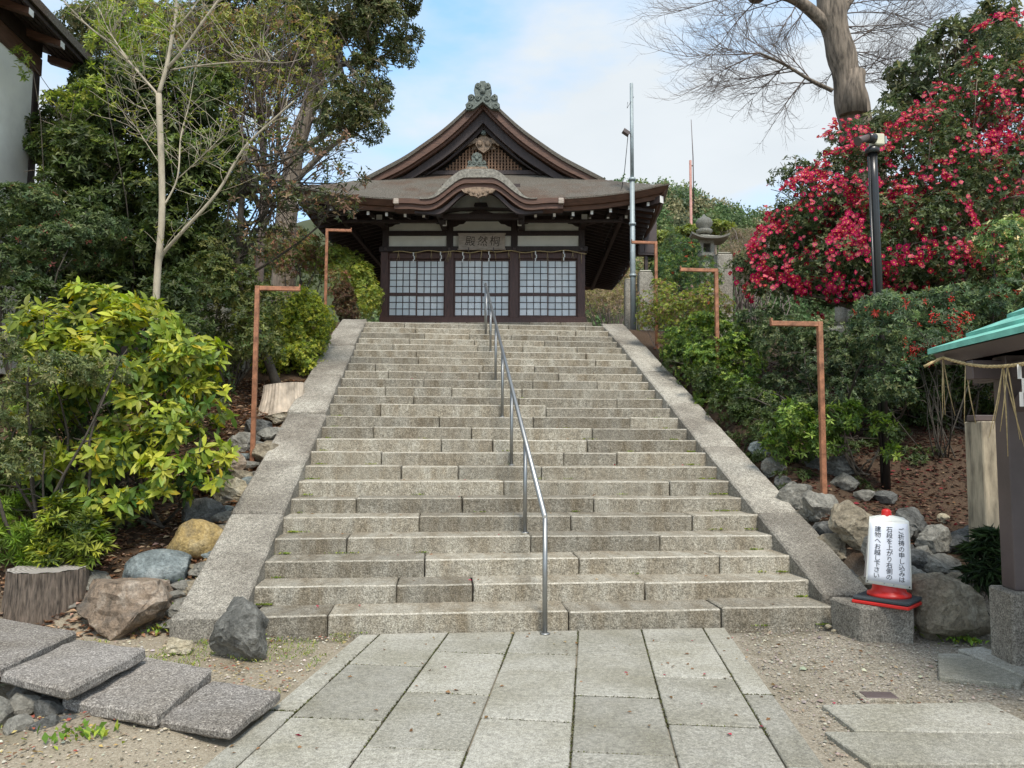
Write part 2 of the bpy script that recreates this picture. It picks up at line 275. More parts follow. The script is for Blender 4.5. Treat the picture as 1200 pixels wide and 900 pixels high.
# ================================================================ SETTING: ground, path, staircase
def ground():
    fx = np.arange(-9, 9.01, .15); xs = np.concatenate([[-400, -200, -100, -60, -40, -28, -20, -15, -12, -10], fx, [10, 12, 15, 20, 28, 40, 60, 100, 200, 400]])
    fy = np.arange(-9, 11.01, .12); ys = np.concatenate([[-60, -30, -18, -12, -10], fy, [12, 13, 15, 18, 22, 28, 36, 50, 80, 120, 200, 400, 800]])
    X, Y = np.meshgrid(xs, ys); Z = T(X, Y)
    nse = np.array([[noise.noise(Vector((x*1.3, y*1.3, 0)))*.045+noise.noise(Vector((x*4, y*4, 3)))*.02 for x in xs] for y in ys])
    amp = np.where(Z < .02, .12, 1.)*np.where(np.abs(X) < 3.1, .3, 1)
    Z = Z+nse*amp-.018
    nx, ny = len(xs), len(ys); v = np.stack([X, Y, Z], -1).reshape(-1, 3)
    f = [(j*nx+i, j*nx+i+1, (j+1)*nx+i+1, (j+1)*nx+i) for j in range(ny-1) for i in range(nx-1)]
    me = bpy.data.meshes.new('ground'); me.from_pydata(v.tolist(), [], f); me.polygons.foreach_set('use_smooth', [True]*len(f))
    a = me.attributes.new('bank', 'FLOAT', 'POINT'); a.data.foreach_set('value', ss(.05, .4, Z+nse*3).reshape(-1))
    a = me.attributes.new('side', 'FLOAT', 'POINT'); a.data.foreach_set('value', ss(0, 2.4, X).reshape(-1))
    m, n, l, b = mat('ground_soil'); t = N(n, 'ShaderNodeTexCoord'); o = t.outputs['Object']
    z1 = N(n, 'ShaderNodeTexNoise', _Scale=70, _Detail=5, _Roughness=.8); l(o, z1.inputs[0])
    vo = N(n, 'ShaderNodeTexVoronoi', _Scale=95); l(o, vo.inputs[0])
    z2 = N(n, 'ShaderNodeTexNoise', _Scale=1.6, _Detail=7, _Roughness=.65); l(o, z2.inputs[0])
    gr = ramp(n, [(.25, (.13, .11, .085)), (.45, (.26, .23, .18)), (.6, (.35, .315, .255)), (.75, (.55, .51, .43))]); 
    mv = N(n, 'ShaderNodeMix', data_type='FLOAT'); mv.inputs[0].default_value = .35; l(z1.outputs[0], mv.inputs[2]); sx = N(n, 'ShaderNodeSeparateColor'); l(vo.outputs['Color'], sx.inputs[0]); l(sx.outputs[0], mv.inputs[3]); l(mv.outputs[0], gr.inputs[0])
    sd_ = ramp(n, [(.25, (.15, .125, .09)), (.5, (.32, .275, .205)), (.75, (.5, .45, .35))]); l(z1.outputs[0], sd_.inputs[0])
    av = N(n, 'ShaderNodeAttribute', attribute_name='side'); bk = N(n, 'ShaderNodeAttribute', attribute_name='bank')
    m1 = N(n, 'ShaderNodeMix', data_type='RGBA'); l(av.outputs['Fac'], m1.inputs['Factor']); l(sd_.outputs[0], m1.inputs['A']); l(gr.outputs[0], m1.inputs['B'])
    # mossy and dark patches
    r2 = ramp(n, [(.5, g3(0)), (.68, g3(.55))]); l(z2.outputs[0], r2.inputs[0])
    m2 = N(n, 'ShaderNodeMix', data_type='RGBA'); l(r2.outputs[0], m2.inputs['Factor']); l(m1.outputs['Result'], m2.inputs['A']); m2.inputs['B'].default_value = (.14, .12, .07, 1)
    so_ = ramp(n, [(.3, (.03, .02, .014)), (.55, (.085, .055, .035)), (.75, (.18, .125, .08))]); l(z1.outputs[0], so_.inputs[0])  # bank soil, its colour darkened to paint in the shade under the trees
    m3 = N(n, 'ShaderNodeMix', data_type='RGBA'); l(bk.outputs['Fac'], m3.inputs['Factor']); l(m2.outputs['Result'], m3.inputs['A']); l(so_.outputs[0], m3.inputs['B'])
    l(m3.outputs['Result'], b.inputs['Base Color']); b.inputs['Roughness'].default_value = .95; b.inputs['Specular IOR Level'].default_value = .2
    bp = N(n, 'ShaderNodeBump', _Strength=.7, _Distance=.015); l(mv.outputs[0], bp.inputs['Height']); l(bp.outputs[0], b.inputs['Normal'])
    me.materials.append(m); g = bpy.data.objects.new('ground', me); col.objects.link(g); g['kind'] = 'structure'
ground()

# paving: a path turned about eleven degrees from the steps
pth = bpy.data.objects.new('path', None); col.objects.link(pth); pth['kind'] = 'structure'
PA = R(-11.1); pe = np.array([math.cos(PA), math.sin(PA)]); pf = np.array([-math.sin(PA), math.cos(PA)])   # across / along
def puv(px, py): P = gz(px, py, 0)[:2]; return P.dot(pe), P.dot(pf)
rails_ = [np.mean([puv(a, 737.4)[0], puv(b_, 898)[0]]) for a, b_ in ((418.8, 253), (443.5, 292), (523.7, 418.8), (600.7, 546.5), (674.8, 673.5), (747.5, 802.4), (821.5, 926), (847.4, 974))]
cuts = [[(370, 834.8)], [(400, 778.1), (330, 839.8)], [(510, 763.9), (480, 811.4), (450, 876.8)], [(600, 765.5), (620, 786.7), (610, 844)], [(710, 768.2), (710, 816.3), (730, 884)], [(780, 753.4), (800, 794.7), (850, 851.5)], [(905, 814.5)]]
def slabquad(u0, u1, v0a, v0b, v1a, v1b, g=.0055):              # one paving slab, corners in path space
    c = [(u0+g, v0a+g), (u1-g, v0b+g), (u1-g, v1b-g), (u0+g, v1a-g)]
    w = [pe*a+pf*b_ for a, b_ in c]; dz = random.uniform(-.003, .003)
    mb = MB(); mb.hexa([(p[0], p[1], -.09) for p in w]+[(p[0], p[1], .004+dz+random.uniform(-.0015, .0015)) for p in w])
    return mb.build('paving_slab', MT['pave'], pth, bevel=.006)
vtop = lambda u: (-.012-u*pe[1])/pf[1]                           # where the path meets the first riser (world y = 0)
for i in range(7):
    u0, u1 = rails_[i], rails_[i+1]; vs = sorted([puv(*c)[1] for c in cuts[i]], reverse=True)
    prev = None
    step_ = .95 if 0 < i < 6 else 1.25
    while vs[-1] > -9: vs.append(vs[-1]-step_*random.uniform(.8, 1.15))
    ta, tb = vtop(u0), vtop(u1)
    for v_ in vs:
        j = random.uniform(-.006, .006); slabquad(u0, u1, v_-j, v_+j, ta, tb); ta, tb = v_-j, v_+j
# staircase
st = bpy.data.objects.new('stone_staircase', None); col.objects.link(st); st['kind'] = 'structure'
jz = {1: [180, 785, 1170], 2: [352, 545, 978], 3: [423, 812, 1165], 4: [228, 690, 1015], 5: [410, 792, 1097], 6: [252, 518, 848], 7: [623, 1040], 8: [365, 508, 717], 9: [315, 773, 907], 10: [465, 595, 832], 11: [295, 541, 845], 12: [460, 697, 940], 13: [313, 729], 14: [396, 660, 907], 15: [325, 492, 668], 16: [421, 695, 857], 17: [333, 560, 760], 18: [300, 570, 700]}
stepy = {1: 724, 2: 689, 3: 657, 4: 631, 5: 607, 6: 585, 7: 566, 8: 547, 9: 529, 10: 514, 11: 500, 12: 485, 13: 470, 14: 461, 15: 451, 16: 442, 17: 434, 18: 427}
for k in range(1, NST+1):
    y = (k-1)*TREAD
    if k in jz: xs_ = [at(j/2.143+300, stepy[k], y)[0] for j in jz[k]]
    else:
        xs_ = []; x = -2.45+random.uniform(.5, 1.4)
        while x < 2.1: xs_.append(x); x += random.uniform(.8, 1.8)
    wl = -2.44 if k == 1 else -2.52
    e = [wl]+xs_+[2.53]
    for a, b_ in zip(e[:-1], e[1:]):
        dy = random.uniform(-.008, .008); dz = random.uniform(-.006, .006)
        if k == 13: dz += .03*(a < -1)
        if k == 1: dy = 0
        depth = TREAD+.03 if k < NST else .5
        mb = MB(); mb.box(a+.005, b_-.005, y+dy, y+depth, (k-1)*RISE-(.02 if k > 1 else .15), k*RISE+dz)
        mb.build('step_stone', [MT['step'], MT['stepedge']], st, bevel=.012, jitter=.0035, topedge=1, rough=.0045 if k < 14 else 0, cuts=4)
# sloping cheek walls of large slabs
def cheek(side, xi, xo, joints, y0, w_top=.62):
    js = [y0]+joints+[9.5]
    for i in range(len(js)-1):
        a, b_ = js[i]+.006, js[i+1]-.006; o_ = random.uniform(-.012, .012)+(.03 if i % 2 else 0)*(side < 0)
        zt = lambda y: RISE*(y/TREAD+1)+.035+o_
        if side > 0: X0, X1 = xi, xo
        else: X0, X1 = xo, xi
        za, zb = max(zt(a), .12), min(zt(b_), ZP+.1)
        MB().hexa([(X0, a, za-.75), (X1, a, za-.75), (X1, b_, zb-.75), (X0, b_, zb-.75), (X0, a, za), (X1, a, za), (X1, b_, zb), (X0, b_, zb)]).build('cheek_slab', MT['cheek'], st, bevel=.018, jitter=.008, rough=.009)
cheek(-1, -2.5, -3.02, [1.54, 2.72, 4.2, 5.76, 7.4, 8.5], .02)
cheek(1, 2.5, 2.98, [1.54, 3.2, 4.75, 6.2, 7.7], .12)
A_, B_, C_ = gz(972, 737, 0), gz(1010, 750, 0), gz(1074, 752, 0)
D_ = A_+(C_-B_)
mb = MB(); q4 = [B_, C_, D_, A_]
mb.hexa([(p[0], p[1], -.05) for p in q4]+[(p[0], p[1], .27) for p in q4]); mb.build('end_block', MT['cheek'], st, bevel=.022, jitter=.008, rough=.01)
MB().box(-3.04, -2.44, -.1, .12, -.05, .2).build('end_block', MT['cheek'], st, bevel=.03, jitter=.01, rough=.012)
# pale kerb along the top landing
for x0_, x1_ in ((-2.5, -1), (-1, .9), (.9, 3.1)):
    MB().box(x0_+.004, x1_-.004, 9.66, 10.0, ZP-.05, ZP+.07).build('landing_kerb', MT['pave'], st, bevel=.01)

# handrail
hr = root('handrail', 'brushed steel handrail running up the middle of the stone steps', 'handrail', (-.03, -.1, 0))
zz = lambda y: max(0, math.floor(y/TREAD+1)*RISE)
P0 = np.array([-.03, -.12, .955]); P1 = np.array([-.03, 9.15, 4.86])
ys_ = [-.12, 1.42, 3.0, 4.5, 5.95, 7.35, 8.8]
MB().tube([P0, P0+(P1-P0)*.5, P1, P1+np.array([0, .12, -.03])], .023, 12).build('rail', MT['rail'], hr, True)
for i, y in enumerate(ys_):
    ztop = P0[2]+(P1[2]-P0[2])*(y-P0[1])/(P1[1]-P0[1]); MB().tube([(-.03, y, zz(y)-.02 if i else 0), (-.03, y, ztop)], .021, 12).build('post', MT['rail'], hr, True)
    MB().lathe([(.045, 0), (.045, .008), (.025, .012)], (-.03, y, zz(y) if i else .004), 14).build('post_flange', MT['rail'], hr, True)
y = 9.15; MB().tube([(-.03, y, ZP), (-.03, y, 4.86)], .021, 10).build('post', MT['rail'], hr, True)
# ================================================================ THE HALL
hall = root('shrine_hall', 'dark timber shrine hall with a curved cypress-bark gable roof at the top of the steps', 'shrine hall', (.10, 12.6, 0), R(-6.5))
def hl(x, y, z):                                                  # hall space -> world
    a = R(-6.5); return np.array([.10+x*math.cos(a)-y*math.sin(a), 12.6+x*math.sin(a)+y*math.cos(a), z])
DW, CW, DO = MT['dwood'], MT['cwood'], MT['doorwood']
ZE = 7.17                                                         # top of the front eave at mid-span
def curve(x):                                                     # height of the main roof over |x|
    return float(np.interp(abs(x), [0, .3, .96, 1.93, 2.9, 3.6, 4.4], [10.32, 9.97, 9.34, 8.64, 8.12, 7.74, 7.4]))
def smooth_curve(x): return np.mean([curve(x+d) for d in (-.22, -.11, 0, .11, .22)]) if abs(x) > .25 else curve(x)
def lift(x): return .38*(abs(x)/4.4)**3.2
YF, YB, YG = -1.9, 8.4, -.6
def kara(x):                                                      # bump of the curved front gable
    a = abs(x); return .50*(1-ss(.28, 1.12, a))-.035*math.exp(-((a-1.25)/.22)**2)
def ztop(x, y):
    yy = min(y-YF, YB-y); F_ = ZE+lift(x)*max(0, 1-yy/2.2)+.72*yy-.02*yy*yy+.0
    side = 4.4-abs(x); ly = .38*max(0, abs(y-(YF+YB)/2)/((YB-YF)/2))**6*max(0, 1-side/2.2)
    P_ = min(smooth_curve(x), ZE+.02+.72*side)+ly*.9
    z = min(F_, P_, 8.5)
    if y < 0: z = max(z, ZE+.15+kara(x)+.04*(y-YF)) if abs(x) < 1.6 and kara(x) > .0 and ZE+.2*(1-ss(.9, 1.3, abs(x)))+kara(x)+.04*(y-YF) > z else z
    return z
xs = np.concatenate([[-4.4, -4.2], np.arange(-4, 4.01, .1), [4.2, 4.4]]); ys = np.concatenate([np.arange(YF, 0.3, .12), np.arange(.5, 7, .5), np.arange(7, YB-.05, .2), [YB]])
mb = MB(); nx, ny = len(xs), len(ys); TH = .16
jit = lambda x, y: noise.noise(Vector((x*5, y*5, 0)))*.012
top = [(x, y, ztop(x, y)+jit(x, y)) for y in ys for x in xs]
def zeave(x, y): return ztop(x, y)
mb.add(top, [(j*nx+i, j*nx+i+1, (j+1)*nx+i+1, (j+1)*nx+i) for j in range(ny-1) for i in range(nx-1)], 0, True)
# thick end-grain edge under the bark, leaning inwards as it goes down
per = [(i, 0) for i in range(nx)]+[(nx-1, j) for j in range(1, ny)]+[(i, ny-1) for i in range(nx-2, -1, -1)]+[(0, j) for j in range(ny-2, 0, -1)]
def inset(x, y, d):
    return (max(-4.4+d, min(4.4-d, x)), max(YF+d, min(YB-d, y)))
rows = []
for d, dz, mi in ((0, 0, 0), (.0, -.035, 0), (.02, -.05, 1), (.1, -TH, 1), (.16, -TH-.012, 1), (.2, -TH-.1, 1), (.9, -TH-.03, 1)):
    row = []
    for i, j in per:
        x, y = xs[i], ys[j]; z = ztop(x, y)
        xx, yy = inset(x, y, d)
        row.append((xx, yy, z+dz+(.18*max(0, d-.25))))
    rows.append(row)
n_ = len(per)
for r_ in range(len(rows)-1):
    v = rows[r_]+rows[r_+1]; f = [(k, n_+k, n_+(k+1) % n_, (k+1) % n_) for k in range(n_)]
    mb.add(v, f, 0 if r_ < 1 else 1, False)
rf = mb.build('skirt_roof', [MT['bark_roof'], CW], hall)
# upper gable roof slab
gx = np.linspace(-3.05, 3.05, 61)
hi = [(x, smooth_curve(x)+(.02)) for x in gx]; lo = [(x, smooth_curve(x)-.07-.02*abs(x)/3) for x in gx]; lo2 = [(x*.985, smooth_curve(x)-.3+.10*(abs(x)/3)**2) for x in gx]
MB().strip(lo, hi, YG-.12, 7.1, 0).build('gable_roof', MT['bark_roof'], hall)
MB().strip(lo2, [(x, z-.004) for x, z in lo], YG-.07, 7.0, 0).build('gable_edge', CW, hall)
# bargeboards
def barge(name, off0, off1, y0, y1, m, xm):
    for sgn in (-1, 1):
        g = np.linspace(0.0, xm, 30); a = []; b = []
        for x in g:
            zc = smooth_curve(x); t = x/xm
            a.append((sgn*x, zc-off1*(1-.25*t)-.0)); b.append((sgn*x, zc-off0+.0))
        if sgn < 0: a, b = a[::-1], b[::-1]
        MB().strip(a, b, y0, y1, 0).build(name, m, hall)
barge('bargeboard', .27, .40, YG+.02, YG+.12, CW, 2.75)
barge('inner_bargeboard', .38, .70, YG+.14, YG+.24, DW, 2.5)
barge('gable_shadow_board', .66, .8, YG+.3, YG+.38, DW, 2.3)
# gable wall, lattice, beam
gz_ = lambda x: smooth_curve(x)-.66
MB().prism([(-2.3, 7.9), (2.3, 7.9), (1.7, gz_(1.7)), (.9, gz_(.9)), (0, gz_(0)+.1), (-.9, gz_(.9)), (-1.7, gz_(1.7))], .06, .14).build('gable_board', MT['soffit'], hall)
mb = MB(); x = -1.7
while x < 1.72:
    t_ = smooth_curve(x)-.78
    if t_ > 8.52: mb.box(x-.022, x+.022, -.1, -.06, 8.4, t_)
    x += .083
z = 8.56
while z < 9.3:
    w_ = max([q for q in np.arange(0, 1.75, .02) if smooth_curve(q)-.78 > z]+[0]); 
    if w_ > .1: mb.box(-w_, w_, -.062, -.035, z-.018, z+.018)
    z += .083
mb.build('gable_lattice', MT['oldwood'], hall, kind='stuff')
MB().box(-1.75, 1.75, -.2, -.02, 8.36, 8.48).build('gable_beam', DW, hall, bevel=.01)
MB().prism([(-.32, 9.05), (.32, 9.05), (0, 9.62)], -.12, -.05).build('carved_panel', MT['goldwood'], hall)
# hanging carving under the apex: lobed body with feathered wings
def lobes(pts, y0, y1, m, name, parent, sm=False): return MB().prism(pts, y0, y1, 0, sm).build(name, m, parent, bevel=.012)
def scroll(cx, cz, r, n=10, a0=0, a1=2*math.pi): return [(cx+r*math.cos(a0+(a1-a0)*k/n), cz+r*math.sin(a0+(a1-a0)*k/n)) for k in range(n)]
gd = MB().prism([(0, 8.9), (.12, 8.98), (.2, 9.1), (.2, 9.22), (.13, 9.3), (.06, 9.33), (.05, 9.42), (0, 9.47), (-.05, 9.42), (-.06, 9.33), (-.13, 9.3), (-.2, 9.22), (-.2, 9.1), (-.12, 8.98)], -.28, -.18).build('gable_pendant', MT['goldwood'], hall, bevel=.015)
for sx in (-.1, .1): MB().lathe([(.075, 0), (.07, .03), (.03, .045)], (0, 0, 0), 14).build('pendant_boss', MT['goldwood'], gd).matrix_local = Matrix.Translation((sx, -.28, 9.14))@Matrix.Rotation(R(90), 4, 'X')
MB().lathe([(.07, 0), (.06, .05), (.02, .07)], (0, 0, 0), 14).build('pendant_knob', MT['tile'], gd).matrix_local = Matrix.Translation((0, -.3, 9.4))@Matrix.Rotation(R(90), 4, 'X')
for sgn in (-1, 1):
    for k in range(5):
        a = .17+k*.12; w = .14
        pts = [(sgn*a, 9.3-.045*k), (sgn*(a+w), 9.26-.05*k), (sgn*(a+w+.03), 9.16-.05*k), (sgn*(a+w*.6), 9.15-.05*k), (sgn*a, 9.2-.05*k)]
        if sgn < 0: pts = pts[::-1]
        MB().prism(pts, -.26+.012*k, -.2+.012*k).build('feather_carving', MT['goldwood'], gd, bevel=.008)
# ridge-end tile ornament
def ornament(cx, cz, s, y0, name, label=None):
    body = [(-.56, 0), (-.6, .2), (-.5, .3), (-.52, .5), (-.42, .58), (-.3, .5), (-.28, .42), (-.27, .6), (-.31, .7), (-.27, .9), (-.2, .98), (-.12, .96), (-.08, 1.04), (.08, 1.04), (.12, .96), (.2, .98), (.27, .9), (.31, .7), (.27, .6), (.28, .42), (.3, .5), (.42, .58), (.52, .5), (.5, .3), (.6, .2), (.56, 0), (.3, .05), (0, .3), (-.3, .05)]
    o = MB().prism([(cx+a*s, cz+b*s) for a, b in body], y0, y0+.2*s+.05).build(name, MT['tile'], hall, bevel=.02*s)
    def curl(x, z, r, nm):
        mb = MB(); pts = []
        for k in range(17):
            t = k/16; a = t*3.4*math.pi*(1 if x < 0 else -1); rr = r*(1-.75*t); pts.append((cx+x*s+rr*s*math.cos(a), y0-.012*s, cz+z*s+rr*s*math.sin(a)))
        mb.tube(pts, [.032*s*(1-.3*k/16) for k in range(17)], 5); mb.build(nm, MT['tile'], o)
    for x, z, r in ((-.4, .44, .11), (.4, .44, .11), (-.46, .14, .11), (.46, .14, .11), (-.17, .86, .09), (.17, .86, .09), (-.15, .42, .1), (.15, .42, .1)): curl(x, z, r, 'tile_scroll')
    MB().lathe([(.1*s, 0), (.09*s, .05*s), (.03*s, .09*s)], (0, 0, 0), 14).build('tile_boss', MT['tile'], o).matrix_local = Matrix.Translation((cx, y0, cz+.66*s))@Matrix.Rotation(R(90), 4, 'X')
    for x in (-.12, .12): MB().lathe([(.04*s, 0), (.02*s, .05*s)], (0, 0, 0), 8).build('tile_boss', MT['tile'], o).matrix_local = Matrix.Translation((cx+x*s, y0, cz+.76*s))@Matrix.Rotation(R(90), 4, 'X')
    return o
ornament(0, 9.8, .72, -.78, 'ridge_ornament')
MB().box(-.15, .15, -.5, 7.1, 10.1, 10.36).build('ridge', MT['tile'], hall, bevel=.04)
# front ornament on the curved gable
ornament(-.08, 8.0, .42, -1.5, 'front_ornament')
MB().prism([(-.36, 7.8), (.22, 7.8), (.21, 7.92), (.14, 8.0), (-.28, 8.0), (-.35, 7.92)], -1.74, -1.3).build('ornament_base', MT['goldwood'], hall, bevel=.02)
# curved gable: pale rolled bark edge, brown boards
kx = np.linspace(-1.35, 1.35, 61)
topk = [(x, ZE+.15*(1-ss(.7, 1.2, abs(x)))+kara(x)+.0) for x in kx]; botk = [(x, ZE-.01+kara(x)*.94) for x in kx]
MB().strip(botk, [(x, z+.01) for x, z in topk], YF-.16, YF+.6, 0).build('curved_eave_roll', MT['rollbark'], hall)
kx2 = np.linspace(-1.98, 1.98, 81)
def kb(x, o): return ZE-.015+kara(x)*.93-o+.02*(abs(x) > 1.3)*0
MB().strip([(x, kb(x, .115)) for x in kx2], [(x, kb(x, .0)) for x in kx2], YF-.13, YF+.3, 0).build('curved_bargeboard', CW, hall)
MB().strip([(x*.985, kb(x, .235)) for x in kx2], [(x*.985, kb(x, .12)) for x in kx2], YF-.08, YF+.3, 0).build('curved_bargeboard', CW, hall)
MB().strip([(x*.75, kb(x*.9, .31)) for x in kx2], [(x*.75, kb(x*.9, .2)) for x in kx2], YF+.0, YF+.12, 0).build('curved_bargeboard', DW, hall)
for sg in (-1, 1): MB().box(sg*1.9-.06, sg*1.9+.06, YF-.15, YF+.1, ZE-.15, ZE-.02).build('bargeboard_end', MT['plaque'], hall, bevel=.01)
# small fan carving under the curved gable
pts = [(-.4, 7.3), (-.32, 7.22), (-.24, 7.21), (-.18, 7.15), (-.1, 7.15), (0, 7.1), (.1, 7.15), (.18, 7.15), (.24, 7.21), (.32, 7.22), (.4, 7.3), (.2, 7.34), (0, 7.36), (-.2, 7.34)]
MB().prism([(a, b+.05) for a, b in pts], YF-.16, YF-.09).build('fan_carving', MT['goldwood'], hall, bevel=.01)
for k in range(5): MB().lathe([(.035, 0), (.02, .025)], (0, 0, 0), 8).build('carving_boss', MT['goldwood'], hall).matrix_local = Matrix.Translation((-.22+.11*k, YF-.16, 7.3-.035*(2-abs(k-2))))@Matrix.Rotation(R(90), 4, 'X')
# tympanum behind the curved gable
ty = -1.15
MB().box(-.95, .95, ty+.12, ty+.16, 7.0, 7.72).build('tympanum', MT['plaster'], hall)
MB().box(-1.02, 1.02, ty-.04, ty+.1, 6.93, 7.05).build('tympanum_beam', DW, hall, bevel=.01)
MB().prism([(-.3, 7.05), (-.13, 7.12), (-.09, 7.2), (-.17, 7.24), (-.14, 7.32), (.14, 7.32), (.17, 7.24), (.09, 7.2), (.13, 7.12), (.3, 7.05)], ty-.03, ty+.1).build('frog_leg_strut', DW, hall, bevel=.012)
arch = [(x, 7.6-.5*(abs(x)/.95)**2.6) for x in np.linspace(-.95, .95, 31)]
MB().strip(arch, [(x, 7.8) for x, z in arch], ty+.02, ty+.1, 0).build('tympanum_arch', DW, hall)
MB().box(-.03, .03, ty-.07, ty-.04, 7.33, 7.4).build('rafter_cap', MT['white'], hall)
for sg in (-1, 1):
    MB().box(sg*.98-.08, sg*.98+.08, YF+.22, -.0, 6.93, 7.08).build('bracket_arm', DW, hall, bevel=.008)
    MB().box(sg*.98-.075, sg*.98+.075, YF+.2, YF+.218, 6.94, 7.08).build('arm_cap', MT['white'], hall)
    MB().box(sg*.93-.05, sg*.93+.05, -.62, 0, 6.98, 7.12).build('bracket_arm', DW, hall, bevel=.008)
    MB().box(sg*.93-.05, sg*.93+.05, -.64, -.622, 6.9, 7.04).build('arm_cap', MT['white'], hall)
    MB().box(sg*2.52-.07, sg*2.52+.07, -.85, 0, 6.96, 7.12).build('bracket_arm', DW, hall, bevel=.008)
    MB().box(sg*2.52-.07, sg*2.52+.07, -.87, -.852, 6.94, 7.12).build('arm_cap', MT['white'], hall)
# soffit boards and rafters
sof = lambda d: 6.92+.16*d                                         # underside rises towards the wall
mb = MB(); X, Yf_, Yb_ = 4.2, YF+.2, YB-.2; wx, wf, wb = 2.5, -.02, 6.6
zs_, zi = 6.93, 7.32
o4 = [(-X, Yf_, 7.12), (X, Yf_, 7.12), (X, Yb_, 7.12), (-X, Yb_, 7.12)]; i4 = [(-wx, wf, zi), (wx, wf, zi), (wx, wb, zi), (-wx, wb, zi)]; v = []
def sof_z(x, y, e): return e
for a, b_ in ((0, 1), (1, 2), (2, 3), (3, 0)):
    p, q_, r_, s_ = o4[a], o4[b_], i4[b_], i4[a]; K = 14; row0 = []; row1 = []
    for t in np.linspace(0, 1, K+1):
        o = [p[c]+(q_[c]-p[c])*t for c in range(3)]; o[2] = ztop(max(-4.4, min(4.4, o[0]*1.045)), YF if a == 0 else YB if a == 2 else o[1])-.27-(0 if a % 2 else kara(o[0]) if a == 0 else 0)
        row0.append(tuple(o)); row1.append(tuple(s_[c]+(r_[c]-s_[c])*t for c in range(3)))
    mb.add(row0+row1, [(i, i+1, K+1+i+1, K+1+i) for i in range(K)])
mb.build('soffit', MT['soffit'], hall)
def rafter(p, q_, w=.06, h=.085, cap=True, m=DW):
    p = np.array(p); q_ = np.array(q_); d = q_-p; L = np.linalg.norm(d); d = d/L; s_ = np.cross(d, (0, 0, 1)); s_ /= np.linalg.norm(s_); u_ = np.cross(s_, d)
    c8 = []
    for e in (p, q_):
        c8.append([e-s_*w/2-u_*h/2, e+s_*w/2-u_*h/2, e+s_*w/2+u_*h/2, e-s_*w/2+u_*h/2])
    a, b_ = c8; mb = MB(); mb.hexa([a[0], a[1], b_[1], b_[0], a[3], a[2], b_[2], b_[3]]); o = mb.build('rafter', m, hall)
    if cap:
        e0, e1 = p-d*.012, p-d*.002; g = 1.02; mb = MB(); A4 = [e0+s_*sx*w/2*g+u_*su*h/2*g for sx, su in ((-1, -1), (1, -1), (1, 1), (-1, 1))]; B4 = [v_+d*.01 for v_ in A4]
        mb.hexa([A4[0], A4[1], B4[1], B4[0], A4[3], A4[2], B4[2], B4[3]]); mb.build('rafter_cap', MT['white'], o)
for i in range(-9, 10):
    x = i*.44
    if abs(x) < 1.05: continue
    ze = ztop(x, YF)-.3
    if abs(x) < 4.1: rafter((x, YF+.32, ze), (x, -.1, 7.22+.0*x) if abs(x) < 2.4 else (x, -.1+abs(x)-2.5, 7.2))
    if abs(x) < 3.8: rafter((x, -1.0, 7.02), (x, -.0, 7.26), .06, .085)
for i in range(0, 34):
    y = YF+.5+i*.29
    if y > YB-.3: break
    for sg in (-1, 1):
        ze = ztop(4.4, y)-.34; yin = min(max(y, -.05), 6.6) if -1 < y < 7.5 else min(max(y, -.05), 6.6)
        rafter((sg*(4.12), y, ze), (sg*2.52, y, 7.26), .06, .08, cap=(i % 3 == 0))
for sx, sy in ((-1, 0), (1, 0)): rafter((sx*4.24, YF+.14, ztop(4.4, YF)-.34), (sx*2.55, 0, 7.15), .12, .16)
rafter((4.1, YB-.3, ztop(4.4, YB)-.34), (2.55, 6.6, 7.15), .12, .16); rafter((-4.1, YB-.3, ztop(4.4, YB)-.34), (-2.55, 6.6, 7.15), .12, .16)
for sg in (-1, 1):                                                  # eave purlins along the sides and the front
    MB().box(sg*3.4-.05, sg*3.4+.05, -1.0, 7.6, 6.93, 7.05).build('eave_purlin', DW, hall, bevel=.008)
for xa, xb in ((-3.45, -1.06), (1.06, 3.45)): MB().box(xa, xb, -.94, -.86, 6.9, 6.975).build('eave_purlin', DW, hall, bevel=.008)
# posts, beams, plaster
for x in (-2.51, 2.51):
    for y in (.0, 2.2, 4.4, 6.6): MB().box(x-.08, x+.08, y-.08, y+.08, 4.05, 7.3).build('post', DW, hall, bevel=.012)
for x in (-.86, .79): 
    MB().box(x-.085, x+.085, -.08, .08, 6.4, 7.3).build('post', DW, hall, bevel=.012)
    MB().box(x-.12, x+.12, -.1, .1, 4.6, 6.4).build('door_post', DO, hall, bevel=.012)
for x in (-2.52, 2.49): MB().box(x-.1, x+.1, -.1, .09, 4.6, 6.38).build('door_post', DO, hall, bevel=.012)
MB().box(-2.66, 2.66, -.12, .1, 6.385, 6.525).build('lintel_beam', DW, hall, bevel=.012)
MB().box(-2.42, 2.42, -.06, .08, 6.215, 6.38).build('door_head', DO, hall, bevel=.01)
MB().box(-2.6, 2.6, -.07, .07, 6.82, 6.94).build('tie_beam', DW, hall, bevel=.01)
MB().box(-2.75, 2.75, -.11, .1, 7.2, 7.36).build('wall_plate', DW, hall, bevel=.01)
MB().box(-2.62, 2.62, -.14, .12, 4.55, 4.705).build('door_sill', DO, hall, bevel=.01)
bays = [(-2.42, -.98), (-.74, .67), (.91, 2.39)]; wb_ = [(-2.43, -.945), (-.775, .705), (.875, 2.43)]
for a, b_ in wb_:
    MB().box(a, b_, .0, .03, 6.525, 6.82).build('plaster_panel', MT['plaster'], hall)
    MB().box(a, b_, .0, .03, 6.94, 7.2).build('plaster_panel', MT['plaster'], hall)
    for sg, xx in ((1, a), (-1, b_)):
        p = [(xx, 7.2), (xx, 7.05), (xx+sg*.08, 7.07), (xx+sg*.16, 7.12), (xx+sg*.26, 7.13), (xx+sg*.33, 7.2)]
        if sg < 0: p = p[::-1]
        MB().prism(p, -.05, -.004).build('bracket', DW, hall)
